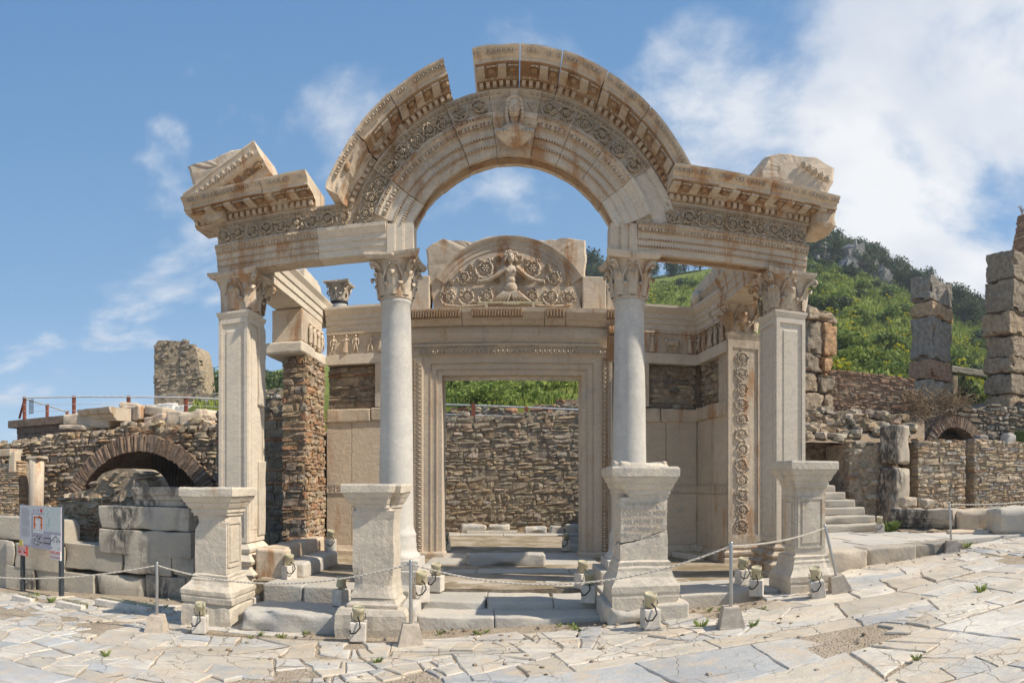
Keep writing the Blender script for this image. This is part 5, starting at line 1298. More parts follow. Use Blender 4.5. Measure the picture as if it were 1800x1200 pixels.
def vault():
    Yv = 13.0; cx, R_o, R_i, zc = -8.86, 2.52, 2.08, E-1.25
    t = thing('vault_ruin', 'rubble ruin with a wide brick relieving arch over a dark vault', 'ruin', (cx, Yv, zr(cx)))
    mb = MB(); rnd = random.Random(4); n = 66
    for i in range(n):
        a = -1.45+2.9*(i+.5)/n; w = R_i*2.9/n; ro = R_o+rnd.uniform(-.03, .02)
        if abs(a) > 1.0 and rnd.random() < .05: ro -= .12
        M = Matrix.Rotation(a, 3, 'Y'); c = Vector((cx+(R_i+ro)/2*sin(a), Yv+.16+rnd.uniform(-.015, .015), zc+(R_i+ro)/2*cos(a)))
        rock(mb, c, (w/2*.98*1.1, .22, (ro-R_i)/2), rnd, M, .06, .12, pick(rnd, [(.30,.21,.155),(.34,.235,.17),(.27,.19,.14),(.36,.26,.19),(.32,.24,.19)]))
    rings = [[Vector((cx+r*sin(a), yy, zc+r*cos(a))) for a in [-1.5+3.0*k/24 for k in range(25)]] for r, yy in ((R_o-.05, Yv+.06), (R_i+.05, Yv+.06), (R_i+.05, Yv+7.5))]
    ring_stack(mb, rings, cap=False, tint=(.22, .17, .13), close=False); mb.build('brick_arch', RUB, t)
    mb = MB(); x0 = -14.6; L = 8.4
    top = lambda s: (E+1.22-zr(cx)+.20*min(1, max(0, (s-.5)/2.5))+.10*fbm(s, 3, 1.9)+.14*max(0, min(1, (s-3)/2))-.25*max(0, (s-7.6)))
    zb = zr(cx)
    keep = lambda s, h: (x0+s-cx)**2+(zb+h-zc)**2 > (R_o+.02)**2
    masonry(mb, Line((x0, Yv+.05, zb)), L, top, (.07, .19), (.12, .40), [(.56,.47,.35),(.48,.37,.26),(.52,.42,.30),(.44,.36,.28),(.50,.33,.21),(.56,.47,.36),(.42,.36,.31)], .3, 21, .2, .35, keep=keep, bricks=.07, jut=.06)
    # mortar sheet behind, cut round the arch
    N = 60; V = []; Fs = []
    for i in range(N+1):
        s = L*i/N; x = x0+s; dx = abs(x-cx); zl = zb if dx >= R_o else zc+sqrt(max(0, R_o**2-dx*dx)); zt = zb+top(s)-.06
        V += [(x, Yv+.12, zl), (x, Yv+.12, max(zl, zt)), (x, Yv+.9, max(zl, zt))]
    for i in range(N): a = i*3; Fs += [(a, a+3, a+4, a+1), (a+1, a+4, a+5, a+2)]
    mb.add(V, Fs, (.42, .33, .23)); mb.build('rubble_face', RUB, t)
    mb = MB(); N = 30; V = []                     # soil and stones on top of the vault
    for j in range(19):
        for i in range(N+1):
            s = L*i/N; V.append((x0+s, Yv+.4+j*.42, zb+top(s)-.05+.045*j+.10*fbm(s, j*.42, .9, 3, 2)))
    mb.add(V, [(j*(N+1)+i, j*(N+1)+i+1, (j+1)*(N+1)+i+1, (j+1)*(N+1)+i) for j in range(18) for i in range(N)], (.42, .34, .25), smooth=True)
    for k in range(420):
        s, q = rnd.uniform(0, L), rnd.uniform(.1, 3.5); z = rnd.uniform(.03, .09)
        rock(mb, (x0+s, Yv+.3+q, zb+top(s)-.02+.1*q+.06*fbm(s, q, .9, 3, 2)), (z*1.5, z*1.2, z), rnd, Matrix.Rotation(rnd.uniform(0, 6), 3, 'Z'), .2, .4, pick(rnd, [(.46,.38,.29),(.52,.46,.38),(.40,.27,.18),(.36,.31,.25)]))
    mb.build('rubble_top', RUBS, t)
    mb = MB(); box(mb, cx-R_o, cx+R_o, Yv+7.2, Yv+7.3, zb, zc+R_i, (.05, .045, .04)); box(mb, cx-R_o, cx-R_i, Yv+.3, Yv+7.2, zb-.3, zc, (.2, .16, .12)); box(mb, cx+R_i, cx+R_o, Yv+.3, Yv+7.2, zb-.3, zc, (.2, .16, .12)); mb.build('vault_back', RUB, t)  # back wall near black, sides dark: the vault's darkness put into the tint
    mb = MB()
    for k in range(22):
        x = cx-.35+.105*k; h = zc+sqrt(max(.05, R_i**2-(x-cx)**2)); box(mb, x-.012, x+.012, Yv+1.2, Yv+1.224, zb, h)
    for q in (.7, 1.5): box(mb, cx-.4, cx+R_i, Yv+1.19, Yv+1.196, zb+q, zb+q+.05)
    mb.build('iron_grille', DARK, t)
vault()
def rubble_stub():
    mb = MB(); rnd = random.Random(9); Y = 10.8; xa, xb = XX(112, Y), XX(264, Y); zb = zr(-8)
    tops = [(112,870),(130,862),(160,856),(168,842),(178,829),(205,820),(235,820),(252,832),(264,852)]
    def top(s):
        px = 900+F*math.atan((xa+s)/Y)
        for (a, ya), (b, yb) in zip(tops, tops[1:]):
            if a <= px <= b or b == 264: return ZX(px, ya+(yb-ya)*min(1, max(0, (px-a)/(b-a))), Y)-zb+.03
    t = thing('rubble_wall_stub', 'heaped stub of loose rubble wall standing in front of the dark brick arch', 'rubble wall', ((xa+xb)/2, Y, zb))
    masonry(mb, Line((xa, Y, zb)), xb-xa, top, (.13, .27), (.18, .42), [(.46,.40,.32),(.42,.36,.29),(.38,.35,.31),(.50,.42,.32),(.44,.33,.23),(.54,.48,.40)], .5, 5, .22, .5, jut=.09, back=.8); mb.build('stones', RUB, t)
    mb = MB(); masonry(mb, Line((XX(100, 9.9), 9.9, zb-.1)), XX(182, 9.9)-XX(100, 9.9), lambda s: ZX(140, 878, 9.9)-zb+.1+.12*fbm(s, 3, 2), (.05, .12), (.08, .22), [(.48,.38,.26),(.44,.33,.22),(.52,.43,.31),(.40,.27,.17)], .4, 6, .25, .5, bricks=.15, jut=.05, back=.6); mb.build('mortared_core', RUB, t)
rubble_stub()
def left_brick_wall():
    t = thing('brick_wall', 'sunlit brick and rubble wall end at the far left edge', 'wall', (-13.5, 12.2, zr(-13)))
    mb = MB(); Y = 12.2; xa, xb = XX(-60, Y), XX(34, Y); zb = zr(-13); masonry(mb, Line((xa, Y, zb)), xb-xa, lambda s: ZX(20, 812, Y)-zb+.08*fbm(s, 1, 2), (.05, .11), (.12, .32), PAL_TAN, .3, 31, .12, .2, bricks=.5, back=.6, bpal=PAL_TAN); mb.build('masonry', RUB, t)
    mb = MB(); block_px(mb, -40, 18, 790, 803, 12.1, .5, 3, .02, .01); block_px(mb, 14, 26, 792, 830, 12.12, .3, 4, .02, .015); mb.build('coping_block', MAR, t)
    t = thing('marble_column_stump', 'pitted white marble shaft fragment standing beside the left brick wall', 'column stump', (XX(54, 12), 12.2, zr(-12)))
    mb = MB(); x = XX(55, 12.0); z0, z1 = zr(-12), ZX(55, 806, 12.0); lathe(mb, [(.20, z0), (.20, z0+(z1-z0)*.3), (.205, z0+(z1-z0)*.6), (.20, z1-.02), (.16, z1)], (x, 12.2, 0), 18); mb.weather(.05, 4, seed=2); mb.weather(.03, 11, seed=5); mb.build('shaft', MAR, t); mb = MB(); rbox(mb, (x+.02, 12.2, z1+.03), (.24, .2, .035), .1, .02, .015, 5, 1); mb.build('top_slab', MARG, t)
left_brick_wall()
FR = [('moulded cornice block, largest of the stones lying above the brick arch', 155, 232, 713, 741, 13.6, .12, 'cornice'), ('squarish white stone right of the moulded cornice block', 219, 263, 716, 741, 13.9, 0, 'b'), ('small rounded stone perched behind the moulded cornice block', 217, 246, 709, 718, 14.6, .1, 'b'),
      ('white stone under the second rail post', 263, 302, 716, 731, 13.9, .2, 'b'), ('broad stone below the ruined tower', 262, 303, 731, 743, 13.7, -.1, 'b'), ('grey boulder block below the tower, right of the broad stone', 300, 347, 726, 752, 13.6, .15, 'b'),
      ('pointed block leaning on the grey boulder block', 321, 360, 727, 744, 13.4, -.2, 'b'), ('flat slab nearest the left square pillar', 327, 386, 742, 757, 13.3, 0, 'b'), ('pale stone behind the flat slab by the pillar', 352, 375, 721, 742, 14.2, .1, 'b'),
      ('long flat grey stone under the moulded cornice block', 143, 206, 733, 752, 13.5, .1, 'b'), ('white beam fragment tilted on the crown of the arch', 228, 272, 747, 762, 13.25, -.35, 's'), ('grey beam fragment tilted beside the white one', 250, 304, 742, 763, 13.45, -.42, 's'),
      ('rough pale stone by the timber deck', 121, 160, 729, 748, 13.9, .05, 'b'), ('thin pale slab on the rubble left of the arch crown', 110, 170, 748, 755, 13.4, .1, 'b')]
for i, (lb, x0, x1, yt, yb, Y, tl, kd) in enumerate(FR):
    x, y = (x0+x1)/2, (yt+yb)/2; c = PX(x, y, Y+.2); w = (XX(x1, Y)-XX(x0, Y))/2; h = abs(ZX(x, yt, Y)-ZX(x, yb, Y))/2
    mb = MB()
    if kd == 'cornice':
        L = Line((c.x-w, Y, c.z-h), (cos(tl), -.25, -sin(tl)*.3)); L.u.normalize(); L.out = Vector((-.25, -1, 0)).normalized(); sweep(mb, L, 0, 2*w*.95, [(0, 0), (.05, .02), (.08, .10), (.16, .13), (.2, .22), (.30, .27), (.34, .27)], .5, .012)
    else:
        M = Matrix.Rotation(tl, 3, 'Y') @ Matrix.Rotation(random.Random(i).uniform(-.3, .3), 3, 'Z'); rbox(mb, c, (w, .3 if kd == 'b' else .14, h*1.1 if kd == 'b' else .09), .1, .05 if kd == 'b' else .02, .03 if kd == 'b' else .012, 3, i+2, M=M, chips=.08)
    o = mb.build('marble_fragment', MAR if i % 3 else MARG); tag(o, lb, 'stone fragment', 'loose stones on top of the vault ruin')
def deck():
    t = thing('viewing_deck', 'weathered timber viewing deck with red brown posts and cable rail above the left ruins', 'deck', (-15.0, 16.5, E+1.6))
    Y = 15.6; xa, xb = XX(14, Y), XX(128, Y); zt = ZX(60, 735, Y); z1 = ZX(60, 748, Y); z2 = ZX(60, 774, Y)
    mb = MB(); box(mb, xa, xb+.2, Y, Y+2.6, z1, zt); mb.build('fascia_board', WOODD, t)
    mb = MB(); box(mb, xa+.35, xb, Y+.1, Y+2.4, (z1+z2)/2+.01, z1-.01); box(mb, xa+.35, xb-.1, Y+.12, Y+2.4, z2, (z1+z2)/2); mb.build('beam', WOODD, t)
    mb = MB(); box(mb, xa+.6, xb-.5, Y+.4, Y+2.2, z2-1.4, z2-.004); mb.build('support', WOODD, t)
    rails = []
    for px, yt, yy in ((43, 697, 15.8), (130, 695, 16.2), (226, 695, 16.8), (327, 696, 17.4), (83, 710, 17.9), (118, 722, 19.5)):
        p = PX(px, yt, yy); zb = ZX(px, 735 if px < 150 else 725, yy)-.1; mb = MB(); w = .055
        box(mb, p.x-w, p.x+w, yy-.04, yy+.04, zb, p.z); mb.build('rail_post', WOODR, t); rails.append((p, yy))
    mb = MB(); a, b = PX(34, 735, 15.9), PX(43, 702, 15.8); tube(mb, [a, b], .05, 4); mb.build('brace', WOODR, t)
    for dz, r in ((-.05, .028), (-.30, .008), (-.52, .008)):
        mb = MB(); pts = [p+Vector((0, -.05, dz)) for p, _ in rails[:4]]+[PX(400, 702, 17.8)+Vector((0, 0, dz+.05))]; tube(mb, pts, r, 6); mb.build('rail' if r > .02 else 'rail_cable', RAILW, t)
    mb = MB(); tube(mb, [rails[0][0]+Vector((0, 0, -.08)), rails[4][0]+Vector((0, 0, -.05)), rails[5][0]+Vector((0, 0, -.05))], .028, 6); mb.build('rail', RAILW, t)
    mb = MB(); p = rails[0][0]
    for k in range(6): tube(mb, [p+Vector((.12+.04*k, .12, -.1)), p+Vector((.12+.04*k, .12, -.62))], .012, 4)
    mb.build('gate_bars', DARK, t)
deck()
def tower():
    Y = 25.0; xa, xb = XX(270, Y), XX(357, Y); zb = E+1.6; L = xb-xa
    t = thing('ruined_tower', 'tall stub of a rubble tower with broken top on the left skyline', 'ruin', ((xa+xb)/2, Y, zb))
    prof_ = [(0, 604), (.08, 592), (.25, 594), (.6, 600), (.85, 612), (.92, 640), (.96, 680), (1.0, 700)]
    def top(s):
        q = s/L
        for (a, ya), (b, yb) in zip(prof_, prof_[1:]):
            if q <= b+1e-6: return ZX(300, ya+(yb-ya)*(q-a)/(b-a), Y)-zb
        return ZX(300, 700, Y)-zb
    mb = MB(); pal = [(.36,.31,.24),(.40,.34,.26),(.33,.29,.24),(.43,.37,.29),(.30,.27,.23)]
    masonry(mb, Line((xa, Y, zb)), L, top, (.16, .30), (.22, .50), pal, .4, 41, .2, .4, jut=.06, back=1.4, keep=None)
    masonry(mb, Line((xb-.08, Y, zb), (0, 1, 0), out=(1, 0, 0)), 1.4, lambda s: top(L*.97)-.2*s, (.16, .3), (.2, .5), pal, .4, 42, .2, .4, jut=.08, back=.5)
    mb.build('masonry', RUB, t)
    mb = MB(); block_px(mb, 266, 306, 709, 722, 24.6, .8, 5, .05, .03); block_px(mb, 308, 350, 712, 724, 24.5, .8, 6, .05, .03); mb.build('footing', RUB, t)
tower()
# raised ground behind the left ruins
mb = MB(); N = 40
V = [(-45+40*i/N, 16.2+14*j/14, (E+1.55+.12*fbm(i, j, .3)) if j else zr(-8)-.2) for j in range(15) for i in range(N+1)]
mb.add(V, [(j*(N+1)+i, j*(N+1)+i+1, (j+1)*(N+1)+i+1, (j+1)*(N+1)+i) for j in range(14) for i in range(N)], smooth=True)
for i in range(N+1): pass
mb.build('upper_ground', SOIL, kind='structure')
t = thing('rubble_wall', 'dark rubble wall behind the left square pillar', 'wall', (-10.5, 22.5, E+1.5))
mb = MB(); masonry(mb, Line((XX(352, 22.5), 22.5, E+1.3)), XX(560, 22.5)-XX(352, 22.5), lambda s: 2.55+.25*fbm(s, 4, .8)-.05*s+.2*fbm(s, 9, 2.5), (.14, .30), (.2, .5), PAL_GREY, .4, 43, .22, .4, jut=.08, back=.8); mb.build('masonry', RUB, t)
t = thing('far_column', 'dark weathered Corinthian capital on a column rising behind the left porch wall', 'column', (XX(596, 14), 14.0, FL))
mb = MB(); x = XX(596, 14.0); z0, z1 = ZX(596, 531, 14), ZX(596, 498, 14); lathe(mb, [(.21, FL-.1), (.2, z0-.06)], (x, 14, 0), 20); mb.build('shaft', MARC, t)
mb = MB(); corinthian(mb, x, 14.0, z0, z1-z0, .185, False, 0, 0); mb.weather(.012, 7); mb.build('capital', MARG, t)
mb = MB(); lathe(mb, [(.2, z0-.075), (.215, z0-.06), (.2, z0-.045), (.215, z0-.03), (.2, z0)], (x, 14, 0), 20); mb.build('neck_ring', DARK, t)

# ------------------------------------------------------------------ right-hand ruins
def terrace():
    mb = MB(); rr = random.Random(6); z1 = E-1.0
    box(mb, 4.5, 11.5, 8.62, 16, z1-1.2, z1-.012, (.5, .42, .32))
    y = 8.55
    while y < 12.0:
        d = rr.uniform(.5, .9); x = 4.45+rr.uniform(-.1, .1)
        while x < 10:
            w = rr.uniform(.6, 1.3); k = rr.uniform(.92, 1.06)
            if not (x+w > 6.9 and y > 10.3): rbox(mb, (x+w/2, y+d/2, z1-.03), (w/2-.012, d/2-.012, .05+rr.uniform(-.004, .006)), .2, .012, .006, 3, int(x*7), (k, k, k))
            x += w
        y += d
    mb.build('terrace', MARF, kind='structure')
    mb = MB()
    for (a, b, ya, yb, k) in ((4.38, 5.15, 8.05, 8.10, 1), (5.17, 6.15, 8.12, 8.24, .86), (6.17, 7.05, 8.26, 8.36, .66), (7.07, 7.5, 8.4, 8.5, .7)): rbox(mb, ((a+b)/2, (ya+yb)/2+.22, (zr((a+b)/2)-.1+z1+.02)/2), ((b-a)/2, .26, (z1+.02-zr((a+b)/2)+.1)/2), .1, .04, .016, 3, int(a*5), (k*.98, k*.92, k*.84), chips=.08)
    mb.build('kerb', MARF, kind='structure')
terrace()
def staircase():
    t = thing('stone_staircase', 'worn stone staircase of five steps rising beside the right square pillar', 'stairs', (6.5, 11.5, E-1.0))
    for i in range(8):
        mb = MB(); x0 = 6.15-.02*i; y0 = 11.2+.33*i; rbox(mb, (x0+.45, y0+.25, E-1.0+.08+.165*i), (1.05-.045*i, .26, .088), .12, .03, .014, 3, i+3, (.86, .84, .80), chips=.06); mb.build('tread', MARF, t)
    mb = MB(); mb.add([(5.1, 11.3, E-1.1), (7.3, 11.3, E-1.1), (7.3, 14.2, E-1.1), (5.1, 14.2, E-1.1), (5.1, 14.2, E+.2), (7.3, 14.2, E+.2)], [(0, 1, 5, 4), (1, 2, 5), (0, 4, 3), (2, 3, 4, 5), (0, 3, 2, 1)], (.4, .34, .27)); mb.build('core', RUB, t)
staircase()
PAL_RR = [(.44,.36,.26),(.48,.40,.30),(.40,.34,.27),(.50,.44,.36),(.42,.31,.21),(.36,.32,.28),(.54,.48,.40)]
t = thing('rubble_wall', 'stepped rubble retaining wall behind the stone stairs', 'wall', (7.3, 12.6, E-1))
mb = MB()
def stw(s):
    px = 900+F*math.atan((XX(1500, 13.0)+s)/13.0)
    return ZX(px, 775+(px-1500)*.10, 13.0)-(E-1.1)+.07*fbm(s, 2, 3)
masonry(mb, Line((XX(1492, 13.0), 13.0, E-1.1)), XX(1562, 13)-XX(1492, 13), stw, (.12, .24), (.16, .40), PAL_RR, .35, 51, .2, .4, jut=.05, back=1.2, bricks=.05)
masonry(mb, Line((XX(1406, 14.4), 14.4, E-.6)), XX(1580, 14.4)-XX(1406, 14.4), lambda s: ZX(1450, 716, 14.4)-E+.6+.13*fbm(s, 4, 1.6)-.16*max(0, s-1.4), (.09, .22), (.16, .50), PAL_RR, .35, 52, .22, .4, jut=.07, back=1.0, bricks=.12)
mb.build('masonry', RUB, t)
mb = MB(); rr = random.Random(12)
for i in range(90):
    px, q = rr.uniform(1410, 1600), rr.uniform(0, 1); Y = 13.5+q*1.8; p = PX(px, 768-46*q+rr.uniform(-3, 3), Y); s = rr.uniform(.06, .17)
    rock(mb, p, (s*1.5, s*1.1, s*.8), rr, Matrix.Rotation(rr.uniform(0, 6), 3, 'Z'), .2, .4, pick(rr, PAL_RR))
V = [PX(1395+230*i/16, 774-50*j/6+3*fbm(i, j, .6), 13.3+2.2*j/6)-Vector((0, 0, .05)) for j in range(7) for i in range(17)]
mb.add(V, [(j*17+i, j*17+i+1, (j+1)*17+i+1, (j+1)*17+i) for j in range(6) for i in range(16)], (.36, .28, .20), smooth=True); mb.build('rubble_slope', RUBS, t)
t = thing('brick_wall', 'long dark red brick wall below the green slope, right of the square pillar', 'wall', (10.5, 15.6, E))
mb = MB(); Y = 15.6; masonry(mb, Line((XX(1418, Y), Y, E+.4)), XX(1608, Y)-XX(1418, Y), lambda s: ZX(1500, 652, Y)-E-.4+.05*fbm(s, 3, 1)-.1*max(0, 1-s)*1.5, (.05, .08), (.16, .34), [(.37,.26,.19),(.33,.245,.19),(.40,.30,.22),(.30,.23,.19),(.42,.34,.27)], .3, 53, .18, .16, bricks=.4, bpal=[(.38,.24,.165),(.34,.22,.16),(.42,.28,.20)], jut=.03, back=.7); mb.build('masonry', RUB, t)
def pier(label, px0, px1, Y, courses, ybot, seed, yaw=0, depth=1.0, two=.5):
    xa, xb = XX(px0, Y), XX(px1, Y); xm = (xa+xb)/2; t = thing('stone_block_pier', label, 'stone pier', (xm, Y+.4, ZX((px0+px1)/2, ybot, Y))); rr = random.Random(seed); px = (px0+px1)/2
    cols = [(.44,.35,.255),(.36,.30,.23),(.50,.39,.27),(.58,.37,.21),(.42,.34,.25),(.52,.42,.31)] if seed != 9 else [(.33,.30,.26),(.29,.27,.24),(.40,.35,.29),(.50,.35,.23),(.46,.39,.31)]
    for i, (a, b) in enumerate(zip(courses, courses[1:]+[ybot])):
        zt, zb = ZX(px, a, Y), ZX(px, b, Y); w = (xb-xa)/2*rr.uniform(.94, 1.05); off = rr.uniform(-.06, .06)
        M = Matrix.Rotation(yaw+rr.uniform(-.05, .05), 3, 'Z')
        sp = [(-w, w)] if rr.random() > two else [(-w, w*rr.uniform(.0, .4)), (None, w)]
        if len(sp) == 2: sp[1] = (sp[0][1]+.02, w)
        for u, v in sp:
            mb = MB(); k = rr.choice(cols) if seed != 9 else [(.36,.335,.30),(.54,.39,.25),(.34,.315,.285),(.48,.31,.21),(.46,.41,.34),(.45,.415,.36)][i % 6]; rbox(mb, Vector((xm+off, Y+depth/2, (zt+zb)/2))+M @ Vector(((u+v)/2, 0, 0)), ((v-u)/2-.012, depth/2*rr.uniform(.92, 1.04), (zt-zb)/2-.020), .085, .03, .04, 4.0, seed+i*3, k, M=M, chips=.35, smooth=False)
            mb.build('block', BIG, t)
pier('short pier of dark blocks directly right of the right square pillar', 1408, 1468, 15.2, [540, 562, 622, 655, 690], 742, 5, .2, 1.1, .9)
pier('free standing pier of grey blocks in the middle of the green slope', 1624, 1680, 17.0, [488, 532, 560, 634, 668, 700], 742, 9, .35, .95, .45)
pier('tallest pier of stacked ashlar blocks at the right edge', 1762, 1868, 15.4, [456, 506, 560, 598, 636, 664, 700, 730], 790, 13, .2, 1.2, .3)
t = thing('brick_pillar', 'leaning brick stump on top of the right edge pier, dry plant growing from it', 'brick stump', PX(1800, 455, 16)); mb = MB(); rr = random.Random(4)
for i in range(22):
    q = i/21; p = PX(1792+5*q, 455-78*q, 16.0); w = .42*(1-q*.55)
    for k in range(3): rock(mb, p+Vector((w*(k-.8)*.7+.25, rr.uniform(-.03, .03), 0)), (w*.36, .35, .052), rr, None, .12, .2, pick(rr, PAL_BRICK))
mb.build('bricks', RUB, t); mb = MB()
for i in range(14): a = rr.uniform(-.8, .8); p = PX(1797, 378, 16.0); tube(mb, [p, p+Vector((a*.15, 0, .15)), p+Vector((a*.35, rr.uniform(-.1, .1), rr.uniform(.2, .4)))], .008, 3)
mb.build('dry_stems', DRYT, t)
t = thing('stone_post_and_beam', 'slim stone post carrying a horizontal beam between the two right piers', 'doorway', PX(1690, 710, 18.5))
mb = MB(); block_px(mb, 1664, 1735, 646, 658, 18.5, .4, 3, .03, .02); mb.build('beam', BIG, t)
for o in t.children:
    o.data.attributes['tint'].data.foreach_set('color', [.5, .47, .42, 1]*len(o.data.polygons))
mb = MB(); block_px(mb, 1675, 1684, 658, 712, 18.55, .3, 4, .02, .01, tint=(.56, .46, .33)); mb.build('post', BIG, t)
def brick_piers():
    for lb, x0, x1, Y, yt, yb, sd in (('short tan brick pier with a white stone set on it, left of the dark gap', 1613, 1697, 13.2, 772, 897, 61), ('broad tan brick wall with grey stone courses at the right edge', 1712, 1880, 13.4, 772, 900, 62)):
        xa, xb = XX(x0, Y), XX(x1, Y); zb = ZX((x0+min(x1, 1800))/2, yb, Y)-.1; px = (x0+min(x1, 1800))/2; t = thing('brick_pier', lb, 'brick wall', ((xa+xb)/2, Y, zb)); mb = MB()
        top = lambda s: ZX(px, yt, Y)-zb+.06*fbm(s, sd, 2.2)
        masonry(mb, Line((xa, Y, zb)), xb-xa, top, (.06, .19), (.14, .42), [(.60,.50,.37),(.64,.54,.40),(.56,.47,.36),(.50,.47,.43),(.58,.44,.30)], .3, sd, .17, .16, bricks=.22, back=.7, bpal=PAL_TAN+[(.50,.34,.22)])
        if sd == 61: masonry(mb, Line((xb-.03, Y, zb), (0, 1, 0), out=(1, 0, 0)), .7, top, (.06, .18), (.14, .34), PAL_TAN, .3, sd+5, .17, .16, bricks=.22, back=.4, bpal=PAL_TAN)
        else: masonry(mb, Line((xa+.03, Y+1.2, zb), (0, -1, 0), out=(-1, 0, 0)), 1.2, top, (.08, .2), (.16, .4), PAL_GREY, .3, sd+6, .18, .3, bricks=.1, back=.4)
        mb.build('masonry', RUB, t)
        if sd == 61: mb = MB(); block_px(mb, 1664, 1690, 774, 796, 13.25, .4, 3, .05, .02, tint=(.62, .60, .56)); mb.build('white_stone', BIG, t)
        else:
            mb = MB(); block_px(mb, 1722, 1740, 764, 776, 13.5, .35, 4, .06, .03, tint=(.45, .42, .38)); mb.build('stone', BIG, t)
            mb = MB(); block_px(mb, 1770, 1790, 762, 780, 13.4, .35, 5, .09, .03, tint=(.60, .59, .57)); mb.build('stone', BIG, t)
brick_piers()
def small_arch():
    Y = 14.8; c = PX(1680, 803, Y); r = (Y/cos(atan2(c.x, Y)))/F; Ro, Ri = 72*r, 52*r; rr = random.Random(3)
    t = thing('brick_arch', 'small round brick arch over a dark opening in the right-hand rubble', 'brick arch', (c.x, Y, c.z-1)); mb = MB(); n = 46
    for i in range(n):
        a = -1.5+3.0*(i+.5)/n; rock(mb, (c.x+(Ro+Ri)/2*sin(a), Y+.2, c.z+(Ro+Ri)/2*cos(a)), (Ri*3.0/n/2*1.15, .25, (Ro-Ri)/2*rr.uniform(.95, 1.08)), rr, Matrix.Rotation(a, 3, 'Y'), .06, .12, pick(rr, [(.36,.24,.17),(.33,.23,.17),(.40,.28,.20),(.42,.33,.26)]))
    mb.build('brick_ring', RUB, t)
    mb = MB(); x0 = XX(1590, Y); L = XX(1850, Y)-x0; zb = c.z-1.6
    def top(s):
        px = 900+F*math.atan((x0+s)/Y); y = 742-26*max(0, min(1, (px-1640)/60))-5*max(0, (px-1720)/60); return ZX(px, y, Y)-zb+.07*fbm(s, 7, 2)
    keep = lambda s, h: (x0+s-c.x)**2+(zb+h-c.z)**2 > (Ro+.03)**2 and not (zb+h < c.z and abs(x0+s-c.x) < Ro)
    masonry(mb, Line((x0, Y+.05, zb)), L, top, (.12, .26), (.2, .5), PAL_GREY+PAL_DARK, .35, 71, .2, .35, keep=keep, jut=.05)
    N = 50; V = []; Fs = []
    for i in range(N+1):
        s = L*i/N; x = x0+s; dx = abs(x-c.x); zl = zb if dx >= Ro else c.z+sqrt(max(0, Ro**2-dx*dx)); zt = zb+top(s)-.06; V += [(x, Y+.14, zl), (x, Y+.14, max(zl, zt)), (x, Y+2.2, max(zl, zt)+.25)]
    for i in range(N): a = i*3; Fs += [(a, a+3, a+4, a+1), (a+1, a+4, a+5, a+2)]
    mb.add(V, Fs, (.30, .25, .19))
    mb.build('rubble_face', RUB, t)
    mb = MB(); masonry(mb, Line((c.x-Ro, Y+1.6, zb)), 2*Ro, lambda s: 1.6+Ro*.9, (.1, .22), (.2, .5), PAL_GREY, .3, 72, .2, .3, back=.4); mb.build('inner_wall', RUB, t)
small_arch()
t = thing('rubble_wall', 'ruined rubble mass below the free standing grey pier', 'wall', PX(1600, 740, 16)); mb = MB(); rr = random.Random(21)
Y = 15.9; x0 = XX(1535, Y); masonry(mb, Line((x0, Y, E+.2)), XX(1720, Y)-x0, lambda s: ZX(1600, 668, Y)-E-.2-.55*max(0, min(1, (s-1.2)/1.0))-.25*max(0, s-2.6)+.1*fbm(s, 1, 2), (.12, .28), (.2, .5), PAL_DARK+PAL_GREY, .4, 81, .22, .4, jut=.08, back=1.4); mb.build('masonry', RUB, t)
def marble_stump():
    Y = 12.6; p = PX(1582, 905, Y); zt = ZX(1582, 746, Y); t = thing('marble_post', 'tall rough split marble post standing right of the stairs', 'stone post', (p.x, Y, p.z)); h = zt-p.z
    for i, (a, b, w) in enumerate(((0, .56, .36), (.565, 1.0, .34))):
        mb = MB(); rbox(mb, (p.x+.01*i, Y+.25, p.z-.15*(1-i)+h*(a+b)/2), (w, .27, h*(b-a)/2+.075*(1-i)), .12, .07, .035, 2.4, i+4, (.92, .90, .86), M=Matrix.Rotation(.35+.08*i, 3, 'Z') @ Matrix.Rotation(.03*(1-2*i), 3, 'Y'), chips=.18); mb.build('upper_piece' if i else 'lower_piece', MARL, t)
marble_stump()
